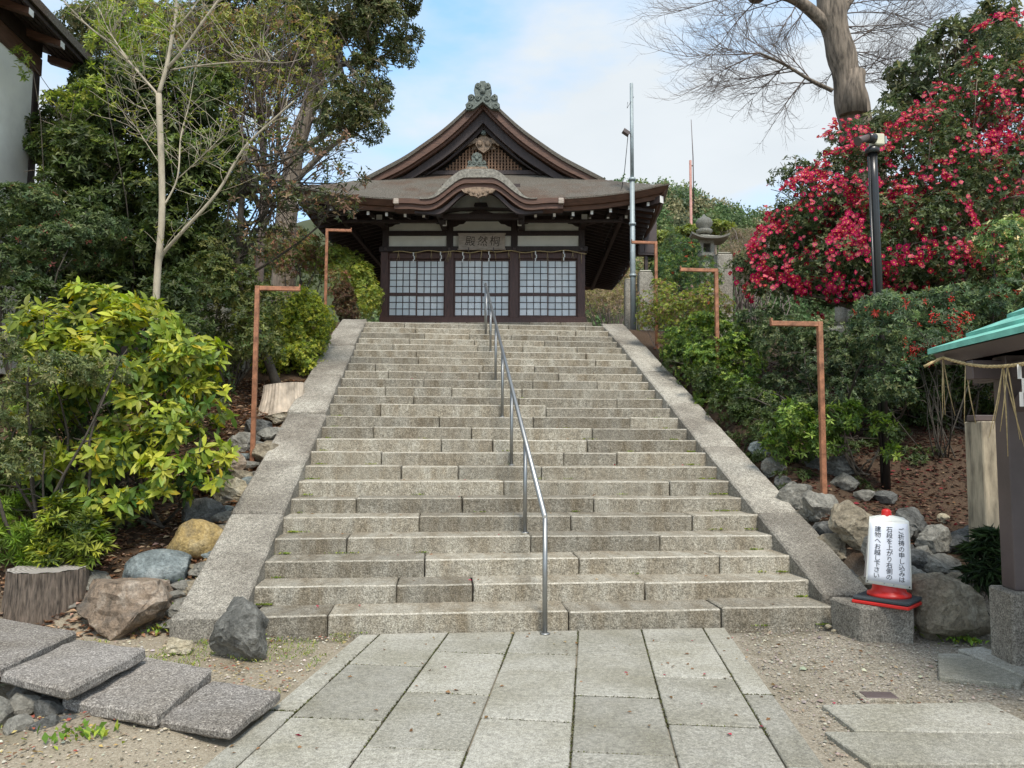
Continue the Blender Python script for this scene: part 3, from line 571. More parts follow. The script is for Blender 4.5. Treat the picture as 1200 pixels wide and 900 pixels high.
for x in (-2.5, -.86, .79, 2.5):
    MB().lathe([(.04, 0), (.038, .02), (.02, .03)], (0, 0, 0), 12).build('nail_cover', MT['brownmetal'], hall).matrix_local = Matrix.Translation((x, -.12, 6.455))@Matrix.Rotation(R(90), 4, 'X')
for a, b_ in bays:                                                 # two sliding lattice doors in each bay
    mid = (a+b_)/2
    for dx0, dx1, yo in ((a, mid+.015, .0), (mid-.015, b_, .035)):
        dr = MB().box(dx0, dx0+.03, yo-.02, yo+.015, 4.71, 6.21).box(dx1-.03, dx1, yo-.02, yo+.015, 4.71, 6.21).box(dx0+.03, dx1-.03, yo-.02, yo+.015, 4.71, 4.765).box(dx0+.03, dx1-.03, yo-.02, yo+.015, 6.17, 6.21).box(dx0+.03, dx1-.03, yo-.02, yo+.015, 5.265, 5.345).build('sliding_door', DO, hall)
        x0_, x1_ = dx0+.03, dx1-.03; cw = (x1_-x0_)/4
        zr = [4.765+(5.265-4.765)/3*k for k in range(4)], [5.345+(6.17-5.345)/5*k for k in range(6)]
        lat = MB()
        for k in (1, 2, 3):
            for za, zb in ((4.765, 5.265), (5.345, 6.17)): lat.box(x0_+cw*k-.009, x0_+cw*k+.009, yo-.012, yo+.004, za, zb)
        for rr in zr:
            for z in rr[1:-1]: lat.box(x0_, x1_, yo-.0105, yo+.0035, z-.008, z+.008)
        lat.build('door_lattice', DW, dr)
        for rr in zr:
            for za, zb in zip(rr[:-1], rr[1:]):
                for k in range(4):
                    tl = random.uniform(-.0015, .0015)
                    MB().add([(x0_+cw*k, yo+.006+tl, za), (x0_+cw*(k+1), yo+.006-tl, za), (x0_+cw*(k+1), yo+.006-tl, zb), (x0_+cw*k, yo+.006+tl, zb), (x0_+cw*k, yo+.011+tl, za), (x0_+cw*(k+1), yo+.011-tl, za), (x0_+cw*(k+1), yo+.011-tl, zb), (x0_+cw*k, yo+.011+tl, zb)],
                             [(0, 1, 2, 3), (4, 7, 6, 5), (0, 4, 5, 1), (3, 2, 6, 7), (0, 3, 7, 4), (1, 5, 6, 2)]).build('pane', MT['glass'], dr)
# side and rear walls, foundation
for x in (-2.51, 2.51):
    for ya, yb in ((.08, 2.12), (2.28, 4.32), (4.48, 6.52)):
        MB().box(x-.03, x+.03, ya, yb, 4.6, 6.1).build('wall_board', DO, hall)
        MB().box(x-.02, x+.02, ya, yb, 6.22, 7.2).build('plaster_panel', MT['plaster'], hall)
        MB().box(x-.07, x+.07, ya, yb, 6.1, 6.22).build('tie_beam', DW, hall)
MB().box(-2.43, 2.43, 6.57, 6.63, 4.6, 7.3).build('rear_wall', DO, hall)
for i in range(7): MB().box(-2.75+i*.786+.003, -2.75+(i+1)*.786-.003, -.25, .25, 3.95, 4.55).build('foundation_stone', MT['step'], hall, bevel=.015)
MB().box(-2.75, 2.75, .26, 6.85, 3.95, 4.52).build('foundation', MT['step'], hall, bevel=.02)

# plaque with the hall's name
pl = root('name_plaque', 'grey weathered wooden name board with three large characters above the middle doors', 'plaque', tuple(hl(-.03, -.2, 6.6)), R(-6.5))
MB().box(-.59, .59, -.02, .02, -.165, .205).build('board', MT['plaque'], pl, bevel=.006)
for a, b_, c, d in ((-.61, .61, .205, .235), (-.61, .61, -.195, -.165)): MB().box(a, b_, -.03, .025, c, d).build('frame_rail', MT['plaque'], pl, bevel=.004)
for x, ch in ((-.29, '殿'), (.02, '然'), (.33, '桐')): text('character', ch, .27, MT['inkbrown'], pl, Matrix.Translation((x, -.0215, .01))@Matrix.Rotation(R(90), 4, 'X')@Matrix.Rotation(R(-6), 4, 'Z'), .001)
for x in (-.33, .3): MB().box(x-.015, x+.015, -.045, .02, -.235, -.14).build('hook', MT['brownmetal'], pl)

# straw rope under the lintel
def straw_rope(name, label, pts, rad, parent_loc, tassels, papers, strands=3, tl=(.2, .35)):
    rt = root(name, label, 'straw rope', tuple(parent_loc))
    P = [np.array(p, float) for p in pts]; mb = MB(); n = len(P)
    for s_ in range(strands):
        q_ = []
        for i, p in enumerate(P):
            d = P[min(i+1, n-1)]-P[max(i-1, 0)]; d /= np.linalg.norm(d); a = np.cross(d, (0, 0, 1)); a /= np.linalg.norm(a); b_ = np.cross(a, d); t = i*1.1+s_*2*math.pi/strands
            q_.append(p+(a*math.cos(t)+b_*math.sin(t))*rad*.55)
        mb.tube(q_, rad*.62, 5)
    mb.build('rope', MT['straw'], rt, True)
    for f_, k in tassels:
        p = P[0]+(P[-1]-P[0])*0; i = f_*(n-1); j = int(min(n-2, i)); p = P[j]+(P[j+1]-P[j])*(i-j); mb = MB()
        for q_ in range(k):
            L = random.uniform(*tl); s_ = (q_-(k-1)/2)*.16+random.uniform(-.05, .05); d = np.array([s_, random.uniform(-.1, .1), -1]); d /= np.linalg.norm(d)
            w_ = rad*.35; mb.tube([p+(0, 0, -.0), p+d*L*.5+(0, 0, -.01), p+d*L+np.array([random.uniform(-.015, .015), 0, 0])], [w_, w_*1.1, w_*.5], 4)
        mb.build('straw_tassel', MT['straw'], rt, True)
    for f_ in papers:
        i = f_*(n-1); j = int(min(n-2, i)); p = P[j]+(P[j+1]-P[j])*(i-j); mb = MB(); w = .028 if rad < .02 else .02; x = 0; z = 0; L = .09 if rad < .02 else .07
        for q_ in range(3):
            xx = p[0]+(.012 if q_ % 2 else -.012); mb.box(xx-w/2, xx+w/2, p[1]-.012-.004*q_, p[1]-.010-.004*q_, p[2]-L*(q_+1)-.004, p[2]-L*q_)
        mb.build('paper_streamer', MT['white'], rt, True)
    return rt
pp = [hl(x, -.16, 6.375+.012*math.sin(x*4)+.02*math.cos(x*9)-(.05*max(0, x-2.4)/.2)) for x in np.linspace(-2.3, 2.62, 90)]
tf = [(.03, 3), (.12, 2), (.2, 2), (.29, 5), (.3, 3), (.4, 2), (.46, 3), (.53, 2), (.6, 3), (.655, 2), (.72, 2), (.8, 2), (.88, 2), (.93, 2), (.975, 2)]
straw_rope('sacred_rope', 'thin straw rope with tassels and white paper strips across the hall doors', pp, .012, hl(0, -.16, 6.37), tf, [.11, .25, .365, .5, .74, .885], tl=(.12, .3))
# ================================================================ POLES, LANTERNS, SIGNS
def lpole(X, basepx, toppx, armpx, label, hgt=None, w=.055, drop=0):
    b_ = atx(*basepx, X); b_[2] = float(T(b_[0], b_[1]))-.05; t_ = atx(*toppx, X); t_[1] = b_[1]; t_[2] = at(*toppx, b_[1])[2]
    rt = root('lamp_bracket_pole', label, 'copper pole', tuple(b_), 0, 'copper-coloured L-shaped poles beside the steps')
    e = at(*armpx, b_[1]); L = e[0]-t_[0]; H = t_[2]-b_[2]; h = w/2
    MB().box(-h, h, -h, h, 0, H).build('upright', MT['copper'], rt, bevel=.004)
    MB().box(min(h*np.sign(L), L), max(h*np.sign(L), L), -h, h, H-w, H-.002).build('arm', MT['copper'], rt, bevel=.004)
    MB().box(L-.012 if L > 0 else L-.0, L if L > 0 else L+.012, -h*.9, h*.9, H-.004, H+.03).build('end_tab', MT['copper'], rt)
    MB().box(-.07, .07, -.07, .07, .03, .06).build('base_plate', MT['copper'], rt, bevel=.004); MB().box(-h*1.12, h*1.12, -h*1.12, h*1.12, H*.48, H*.48+.012).build('joint_band', MT['copper'], rt)
    return b_
lpole(-3.2, (295, 567), (300, 335), (352, 335), 'front copper-coloured L-pole standing left of the steps before the round bush')
lpole(-3.3, (382, 328), (382, 268), (412, 269), 'far copper-coloured L-pole at the top left of the steps beside the hall eave')
lpole(3.25, (967, 635), (957, 377), (903, 378), 'nearest copper-coloured L-pole right of the steps behind the red cone')
lpole(3.4, (840, 375), (838, 315), (797, 316), 'copper-coloured L-pole in front of the tall granite post, middle one on the right')
lpole(3.3, (769, 345), (768, 283), (740, 283), 'farthest right copper-coloured L-pole with its arm crossing the grey utility pole')
# utility pole
P = at(742, 375, 10.3); up = root('utility_pole', 'tall pale galvanised pole with a small street light right of the hall', 'utility pole', (P[0], P[1], ZP-.05))
H = at(740, 98, 10.3)[2]-ZP; MB().tube([(0, 0, 0), (0, 0, H*.62)], [.066, .055], 14).build('lower_tube', MT['galv'], up); MB().tube([(0, 0, H*.62), (0, 0, H+.05)], [.044, .04], 12).build('upper_tube', MT['galv'], up)
for z in (1.4, 2.6, H*.62): MB().lathe([(.07, -.03), (.08, -.03), (.08, .03), (.07, .03)], (0, 0, z), 14).build('clamp', MT['galv'], up)
zl = at(737, 155, 10.3)[2]-ZP
MB().tube([(0, 0, zl), (-.12, -.06, zl+.05)], .018, 8).build('lamp_arm', MT['galv'], up); MB().prism([(-.24, zl+.03), (-.1, zl-.06), (-.06, zl+.01), (-.2, zl+.1)], -.12, .02).build('lamp_head', MT['brownmetal'], up, bevel=.01)
MB().tube([(.05, -.02, zl+.9), (-.12, -.05, zl+.6), (-.1, -.04, zl+.75)], .006, 4).build('wire', MT['black'], up)
MB().tube([(-.1, -.05, zl-.02), (-.2, -.1, zl-.9), (-.15, .8, zl-1.6), (-.35, 1.5, zl-2.2)], .008, 4).build('cable', MT['black'], up)
# brown cabinet sign beside it
P = at(765, 300, 13.2); sg_ = root('sign_box', 'brown steel sign cabinet on a post under the right end of the eave', 'sign box', (P[0]-.2, P[1], ZP-.05))
z0_, z1_ = at(757, 302, 13.2)[2]-ZP, at(757, 237, 13.2)[2]-ZP
MB().prism([(-.22, z0_+.1), (.28, z0_+.1), (.28, z1_-.14), (-.02, z1_+.06), (-.22, z1_+.06)], -.12, .12).build('cabinet', MT['brownmetal'], sg_, bevel=.012)
MB().box(-.2, -.1, -.14, -.12, z0_+.15, z1_).build('cabinet_door', MT['brownmetal'], sg_, bevel=.005); MB().box(-.06, .26, -.135, -.12, z0_+.15, z1_-.2).build('cabinet_door', MT['brownmetal'], sg_, bevel=.005)
MB().box(-.03, .05, -.04, .04, 0, z0_+.1).build('post', MT['brownmetal'], sg_)
# granite posts of the precinct fence
def gpost(px, Y, topy, wpx, label, round_=True):
    b_ = at(px, topy, Y); w = wpx*mpp(b_)/2; z0 = float(T(b_[0], Y))-.1; rt = root('granite_post', label, 'granite post', (b_[0], Y, z0), R(-5)); H = b_[2]-z0
    mb = MB().box(-w, w, -w, w, 0, H-.05)
    mb.build('shaft', MT['cheek'], rt, bevel=.02, jitter=.01); MB().box(-w*.93, w*.93, -w*.93, w*.93, H-.052, H).build('cap', MT['lantern'], rt, bevel=.03)
gpost(847, 9.2, 297, 17, 'tall round-topped granite post in front of the stone lantern')
gpost(756, 10.2, 318, 17, 'short thick granite post just right of the utility pole')
gpost(736, 11.0, 327, 9, 'slim pale granite post just left of the utility pole')
# stone lanterns
def lantern(c, s, label, ball=True):
    rt = root('stone_lantern', label, 'stone lantern', tuple(c)); m = MT['lantern']; 
    MB().lathe([(.42*s, 0), (.42*s, .16*s), (.3*s, .24*s)], n=6, smooth=False).build('base', m, rt, bevel=.01)
    MB().lathe([(.2*s, .24*s), (.17*s, .5*s), (.17*s, .95*s), (.2*s, 1.15*s)], n=16).build('shaft', m, rt)
    MB().lathe([(.2*s, 1.15*s), (.36*s, 1.27*s), (.36*s, 1.38*s)], n=6, smooth=False).build('platform', m, rt, bevel=.01)
    for k in range(4):
        a = math.pi/4+k*math.pi/2; x, y = .25*s*math.cos(a), .25*s*math.sin(a); MB().box(x-.06*s, x+.06*s, y-.06*s, y+.06*s, 1.38*s, 1.72*s).build('fire_box_post', m, rt, bevel=.006)
    MB().box(-.24*s, .24*s, -.24*s, .24*s, 1.68*s, 1.8*s).build('fire_box_top', m, rt)
    for sx in (-1, 1): MB().box(sx*.235*s-.02*s, sx*.235*s+.02*s, -.12*s, .12*s, 1.38*s, 1.68*s).build('fire_box_side', m, rt)
    # square curved roof with upturned corners
    g = np.linspace(-1, 1, 13); v = []
    def zr(a, b_): r_ = max(abs(a), abs(b_)); return 2.08*s-.27*s*r_**.7+.13*s*(abs(a)*abs(b_))**3
    for b_ in g:
        for a in g: v.append((a*.62*s, b_*.62*s, zr(a, b_)))
    k = len(v)
    for b_ in g:
        for a in g: v.append((a*.6*s, b_*.6*s, min(zr(a, b_)-.06*s, 1.79*s+.13*s*(abs(a)*abs(b_))**3)))
    f = [(j*13+i, j*13+i+1, j*13+i+14, j*13+i+13) for j in range(12) for i in range(12)]; f += [(a+k, d+k, c_+k, b_+k) for a, b_, c_, d in f]
    ed = [i for i in range(13)]+[13*j+12 for j in range(1, 13)]+[12*13+i for i in range(11, -1, -1)]+[13*j for j in range(11, 0, -1)]
    f += [(ed[i], ed[i]+k, ed[(i+1) % len(ed)]+k, ed[(i+1) % len(ed)]) for i in range(len(ed))]
    MB().add(v, f, 0, False).build('roof', m, rt)
    MB().lathe([(.2*s, 2.04*s), (.26*s, 2.1*s), (.25*s, 2.16*s), (.16*s, 2.2*s), (.15*s, 2.22*s), (.25*s, 2.3*s), (.27*s, 2.42*s), (.2*s, 2.53*s), (.08*s, 2.59*s), (.02*s, 2.68*s)], n=18).build('finial', m, rt)
P = at(825, 252, 11.5); s = .78; lantern((P[0], P[1], P[2]-2.68*s+.02), s, 'mossy grey stone lantern with onion finial right of the hall below the wooded hill')
P = at(265, 272, 9.5); lantern((P[0], P[1], P[2]-2.6), .97, 'old stone lantern half hidden behind the branches left of the steps')
P = at(985, 258, 8.5); lantern((P[0], P[1], P[2]-2.5), .95, 'stone lantern glimpsed through the red camellia blossom')
P = at(1003, 268, 8.0); hx = root('stone_monument', 'rounded grey standing stone glimpsed behind the camellia beside the black pole', 'monument', (P[0]+.15, P[1], 3.2))
MB().prism([(-.3, 0), (.3, 0), (.28, 2.1), (.18, 2.45), (0, 2.55), (-.2, 2.42), (-.3, 2.0)], -.15, .15).build('slab', MT['cheek'], hx, bevel=.03)
# stone shrine steps glimpsed on the left bank
P = at(250, 382, 6.5); hx = root('stone_pedestal', 'grey stepped stone pedestal seen between the bushes left of the steps', 'pedestal', (P[0], P[1], float(T(P[0], P[1]))-.1))
for k, (w, h) in enumerate(((.62, .35), (.5, .3), (.38, .3))): MB().box(-w, w, -w, w, sum((.35, .3, .3)[:k]), sum((.35, .3, .3)[:k])+h-.005).build('course', MT['lantern'], hx, bevel=.02)
MB().lathe([(.3, .94), (.36, 1.0), (.34, 1.08), (.2, 1.16)], n=16).build('lotus_seat', MT['lantern'], hx)
# antenna mast far off
P = at(810, 268, 34.); am = root('antenna_mast', 'tall thin red mast rising behind the stone lantern', 'antenna mast', (P[0], P[1], 3.5))
H1, H2 = at(808, 188, 34.)[2]-3.5, at(808, 140, 34.)[2]-3.5; MB().tube([(0, 0, 0), (0, 0, H1)], [.1, .07], 8).build('mast', MT['rust'], am); MB().tube([(.16, 0, H1-2.6), (.16, 0, H1+.2), (.08, 0, H2)], [.03, .03, .015], 6).build('aerial', MT['brownmetal'], am)
for z in (H1-2.4, H1-.3): MB().box(-.02, .18, -.02, .02, z-.03, z+.03).build('clamp', MT['brownmetal'], am)
# black pole with lamp and box
bx, by = 4.3, 2.05; bz = float(T(bx, by)); bp_ = root('camera_pole', 'black round pole with a grey spotlight and cream box on top before the camellia', 'camera pole', (bx, by, bz-.05))
H = at(1022, 172, by)[2]-bz
tx = at(1022, 172, by)[0]-bx
MB().tube([(0, 0, 0), (tx*.9, 0, H*.9), (tx, 0, H)], .055, 18).build('pole', MT['black'], bp_); MB().tube([(-.075, -.05, .2), (tx-.078, -.05, H-.1)], .014, 6).build('conduit', MT['black'], bp_)
MB().lathe([(.078, -.04), (.085, -.04), (.085, .02), (.05, .05)], (tx, 0, H), 18).build('pole_cap', MT['black'], bp_)
MB().box(tx+.0, tx+.12, -.08, .08, H+.05, H+.19).build('terminal_box', MT['cream'], bp_, bevel=.012); MB().box(tx+.141, tx+.16, -.05, .05, H+.08, H+.17).build('hinge_plate', MT['galv'], bp_)
MB().tube([(tx+.0, -.05, H+.13), (tx-.1, -.07, H+.13)], .06, 16).build('lamp_collar', MT['black'], bp_); MB().tube([(tx-.08, -.07, H+.13), (tx-.2, -.09, H+.09), (tx-.24, -.1, H+.065)], [.045, .042, .058], 14).build('spotlight', MT['brownmetal'], bp_)
# cone on the end block, with its sign sleeve
c = np.array([2.64, -.42, .285]); c = gz(1042, 704, .285); s_ = mpp(c)
cn = root('traffic_cone', 'red traffic cone with black rubber base at the foot of the right cheek wall', 'traffic cone', tuple(c), R(40)); hw = .222
MB().box(-hw, hw, -hw, hw, -.015, .012).build('lower_mat', MT['red'], cn, bevel=.006); MB().box(-hw*.98, hw*.98, -hw*.98, hw*.98, .0125, .045).build('rubber_mat', MT['rubber'], cn, bevel=.01)
MB().lathe([(.17, .04), (.168, .065), (.135, .08), (.128, .1), (.118, .17), (.04, .66), (.038, .735), (.03, .75), (.012, .757)], n=28).build('cone_body', MT['red'], cn)
sgn_ = root('sign_sleeve', 'white notice in vertical Japanese writing wrapped round the red cone', 'sign', (c[0], c[1], c[2]), R(-24))
# sleeve: a bent plastic sheet standing off the cone, wider at the bottom
W0, W1, Z0, Z1 = .17, .15, .145, .66; yb0, yb1 = -.165, -.075
lean = -.03
def shp(u, t): # u -1..1, t 0..1
    w = W0+(W1-W0)*t; x = u*w+lean*(1-t)*1.0+.01; y = yb0+(yb1-yb0)*t-.022*math.sin(t*math.pi)+.02*u*u; z = Z0+(Z1-Z0)*t-u*.03*(1-t*.6)+.012*u; return (x, y, z)
def sheet(y_off, inset_, name, m, mat_t=.003, t0=0, t1=1):
    g = 8; v = []; U = np.linspace(-1+inset_, 1-inset_, g); TT = np.linspace(t0, t1, 10)
    for d in (0, mat_t):
        for t in TT:
            for u in U: p = shp(u, t); v.append((p[0], p[1]+y_off+d, p[2]))
    n2 = g*10; f = [(j*g+i, j*g+i+1, (j+1)*g+i+1, (j+1)*g+i) for j in range(9) for i in range(g-1)]; f = f+[(a+n2, d+n2, c_+n2, b_+n2) for a, b_, c_, d in f]
    ed = list(range(g))+[g*j+g-1 for j in range(1, 10)]+[g*9+i for i in range(g-2, -1, -1)]+[g*j for j in range(8, 0, -1)]
    f += [(ed[i], ed[i]+n2, ed[(i+1) % len(ed)]+n2, ed[(i+1) % len(ed)]) for i in range(len(ed))]
    return MB().add(v, f, 0, True).build(name, m, sgn_)
fb = sheet(0, 0, 'front_board', MT['board']); pa = sheet(-.0035, .07, 'paper_notice', MT['paper'], .001, .05, .97)
mb = MB(); p1, p2 = shp(-1, 1), shp(1, 1)
mb.add([p1, p2, (p2[0]-.02, .09, p2[2]+.02), (p1[0]+.02, .09, p1[2]+.02), (.03, -.035, .705), (-.03, -.035, .705), (.03, .04, .705), (-.03, .04, .705)], [(0, 1, 4, 5), (1, 2, 6, 4), (2, 3, 7, 6), (3, 0, 5, 7)]).build('folded_top', MT['board'], sgn_)
q1, q2 = shp(-1, 0), shp(1, 0); mb = MB(); mb.add([(p1[0]+.02, .09, p1[2]+.02), (p2[0]-.02, .09, p2[2]+.02), (W0, .16, .16), (-W0, .16, .16)], [(0, 1, 2, 3), (3, 2, 1, 0)]).build('back_board', MT['board'], sgn_)
lines = ['ご祈祷の申し込みは', '石段を上がり右側の', '建物へお越し下さい']
for k, ln in enumerate(lines):
    rt_ = MB(); u = .56-.56*k
    lt = root  # letters of a column share one mesh
    vs, fs = [], []
    for i, ch in enumerate(ln):
        t = .87-.0915*i-(.0 if k else .015); p = np.array(shp(u, t)); pu = np.array(shp(u+.05, t))-p; pt = np.array(shp(u, t+.02))-p; pu /= np.linalg.norm(pu); pt /= np.linalg.norm(pt); pn = np.cross(pu, pt)
        Mx = Matrix(((pu[0], pt[0], pn[0], p[0]), (pu[1], pt[1], pn[1], p[1]-.0062), (pu[2], pt[2], pn[2], p[2]), (0, 0, 0, 1)))
        text('character', ch, .05, MT['ink'], sgn_, Mx, .0006)
for u, t in ((-.93, .03), (.9, .03), (-.2, .035), (.2, .03)):
    p = shp(u, t); MB().lathe([(.006, 0), (.004, .003)], n=8).build('rivet', MT['galv' if abs(u) < .5 else 'ink'], sgn_).matrix_local = Matrix.Translation((p[0], p[1]-.002, p[2]))@Matrix.Rotation(R(90), 4, 'X')

# ================================================================ WATER PAVILION at the right edge
pv = root('water_pavilion', 'small open pavilion with green copper roof and dark posts at the right edge', 'pavilion', (4.35, -2.2, 0), R(-9))
def pl_(p): a = R(-9); d = np.array([p[0]-4.35, p[1]+2.2]); return np.array([d[0]*math.cos(a)+d[1]*math.sin(a), -d[0]*math.sin(a)+d[1]*math.cos(a), p[2]])
tip = pl_(at(1087, 414, -.55)); ZR = tip[2]; ex_ = -tip[0]; ey_ = tip[1]
EX, EY = ex_, ey_; print('pavilion half', EX, EY, ZR)
# four roof slopes, each in four overlapping courses
apex = ZR+.75; rx = .25; ry = .85
lowc = [(-EX, EY), (EX, EY), (EX, -EY), (-EX, -EY)]; hic = [(-rx, EY-1.25), (rx, EY-1.25), (rx, -EY+1.25), (-rx, -EY+1.25)]
NC = 6
for a in range(4):
    b_ = (a+1) % 4
    for k in range(NC):
        t0, t1 = k/NC, (k+1)/NC+.01
        def P_(i, t, dz): z = ZR+(apex-ZR)*t**1.12; return (lowc[i][0]+(hic[i][0]-lowc[i][0])*t, lowc[i][1]+(hic[i][1]-lowc[i][1])*t, z+dz)
        v = [P_(a, t0, .034), P_(b_, t0, .034), P_(b_, t1, .002), P_(a, t1, .002), P_(a, t0, -.01), P_(b_, t0, -.01), P_(b_, t1, -.02), P_(a, t1, -.02)]
        MB().hexa([v[4], v[5], v[6], v[7], v[0], v[1], v[2], v[3]]).build('copper_course', MT['copperroof'], pv)
MB().box(-rx-.06, rx+.06, -EY+1.2, EY-1.2, apex-.02, apex+.1).build('ridge_cap', MT['copperroof'], pv, bevel=.02)
MB().prism([(-EX+.03, ZR-.012), (EX-.03, ZR-.012), (EX-.1, ZR-.1), (-EX+.1, ZR-.1)], -EY+.03, EY-.03).build('eave_board', MT['brownmetal'], pv)
MB().prism([(-EX+.12, ZR-.1), (EX-.12, ZR-.1), (EX-.6, ZR+.02), (-EX+.6, ZR+.02)], -EY+.1, EY-.1).build('roof_frame', MT['dwood'], pv)
pb = pl_(at(1196, 690, -1.22)); px_, py_ = pb[0], pb[1]
for sx in (1, -1):
    for sy in (1, -1):
        x, y = px_*sx, py_*sy
        MB().box(x-.15, x+.15, y-.15, y+.15, -.05, pb[2]).build('granite_foot', MT['cheek'], pv, bevel=.015)
        MB().box(x-.085, x+.085, y-.085, y+.085, pb[2], ZR-.09).build('post', MT['brownmetal'], pv, bevel=.006)
zb = ZR-.22
for y in (py_, -py_): MB().box(-abs(px_)-.3, abs(px_)+.3, y-.05, y+.05, zb-.05, zb+.09).build('cross_beam', MT['brownmetal'], pv, bevel=.006)
for x in (px_, -px_): MB().box(x-.045, x+.045, -abs(py_)-.45, abs(py_)+.45, zb-.046, zb+.075).build('side_beam', MT['brownmetal'], pv, bevel=.006)
for x in (px_, -px_):
    for s2 in (1, -1): MB().prism([(0, -.25), (.28, 0), (.2, 0), (0, -.17)], -.04, .04).build('brace', MT['brownmetal'], pv).matrix_local = Matrix.Translation((x, s2*py_-s2*.08, zb-.05))@Matrix.Rotation(R(-90*s2), 4, 'Z')
# trough inside
bs = root('stone_basin', 'granite water basin standing under the green copper roof', 'water basin', (4.35, -2.2, 0), R(-9))
MB().box(-.42, .42, -.85, .85, 0, .62).build('trough', MT['cheek'], bs, bevel=.04); MB().box(-.3, .3, -.73, .73, .585, .623).build('water', MT['glass'], bs)
# rope round the beam
Pa, Pb = pl_(at(1104, 418, -.75)), pl_(at(1200, 425, -2.2))
ca, sa = math.cos(R(-9)), math.sin(R(-9))
Q0, Q1 = at(1105, 419, -.72), at(1216, 424, -2.1)
pp = [Q0+(Q1-Q0)*t+np.array([0, 0, -.05*math.sin(t*math.pi)]) for t in np.linspace(0, 1, 46)]
pp = [Q0+np.array([-.13, .05, -.07])+(Q0-(Q0+np.array([-.13, .05, -.07])))*t for t in np.linspace(0, .95, 5)]+pp
straw_rope('straw_rope', 'twisted straw rope with long straw tassels under the green copper roof', pp, .0115, Q0, [(.1, 3), (.36, 2), (.72, 4), (.76, 2)], [.86], tl=(.42, .62))
# concrete pillar behind
P = at(1157, 500, .35); w = 17*mpp(P); H = at(1157, 494, .35)[2]; g0 = .3
cp = root('concrete_pillar', 'thick brown-stained concrete pillar behind the pavilion post', 'pillar', (P[0], P[1], g0-.1), R(-5)); MB().box(-w, w, -w, w, 0, H-g0+.1).build('shaft', MT['conc'], cp, bevel=.01); MB().box(-w*1.1, w*3.2, -w*.5, w*.5, H-g0+.105, H-g0+.16).build('top_rail', MT['brownmetal'], cp, bevel=.005)
MB().box(-w+w*3.3, w+w*3.3, -w, w, 0, H-g0+.1).build('shaft', MT['conc'], cp, bevel=.01)

# ================================================================ BUILDING at the upper left
Y0 = 6.5; Cw = at(36, 225, Y0); Xw = Cw[0]; tp = at(108, 84, Y0+.7)
lb = root('white_walled_hall', 'white plaster hall with deep timber eaves at the upper left edge', 'building', (Xw, Y0, 0))
zE = tp[2]; OH = tp[0]-Xw; zW = zE+.33*OH*1.0
MB().box(-6, 0, -8, 0, 2.6, zW+.2).build('wall', MT['plaster'], lb); MB().box(-6.02, .05, -.22, .03, 2.2, zW).build('corner_post', MT['cwood'], lb) if False else None
MB().box(-.02, .05, -8, .06, zW-.62, zW-.32).build('wall_plate', MT['cwood'], lb, bevel=.01); MB().box(-.02, .045, -8, .05, zW-.3, zW+.02).build('head_beam', MT['dwood'], lb)
MB().box(-.1, .03, -.12, .04, 2.6, zW-.62).build('corner_post', MT['dwood'], lb)
sl = lambda x: zE+(zW-zE)*(1-x/OH)
for k in range(5):
    xa, xb = OH*k/5+.035, OH*(k+1)/5-.035; MB().hexa([(xa, -8, sl(xa)), (xb, -8, sl(xb)), (xb, .7, sl(xb)), (xa, .7, sl(xa)), (xa, -8, sl(xa)+.02), (xb, -8, sl(xb)+.02), (xb, .7, sl(xb)+.02), (xa, .7, sl(xa)+.02)]).build('soffit_board', MT['plaster'], lb)
for k in range(6):
    x = OH*k/5; MB().box(x-.025, x+.025, -8, .72, sl(x)-.04, sl(x)+.03).build('batten', MT['dwood'], lb)
for k in range(9):
    y = .55-k*.95; MB().hexa([(-.1, y-.06, sl(-.1)-.17), (OH+.02, y-.06, sl(OH)-.15), (OH+.02, y+.06, sl(OH)-.15), (-.1, y+.06, sl(-.1)-.17), (-.1, y-.06, sl(-.1)-.04), (OH+.02, y-.06, sl(OH)-.055), (OH+.02, y+.06, sl(OH)-.055), (-.1, y+.06, sl(-.1)-.04)]).build('rafter', MT['cwood'], lb)
    MB().box(OH+.022, OH+.03, y-.06, y+.06, sl(OH)-.15, sl(OH)-.05).build('rafter_cap', MT['white'], lb)
MB().hexa([(-3, -8.1, sl(-3)+.05), (OH+.08, -8.1, sl(OH)+.035), (OH+.08, .78, sl(OH)+.035), (-3, .78, sl(-3)+.05), (-3, -8.1, sl(-3)+.3), (OH+.08, -8.1, sl(OH)+.18), (OH+.08, .78, sl(OH)+.18), (-3, .78, sl(-3)+.3)]).build('roof', MT['bark_roof'], lb)

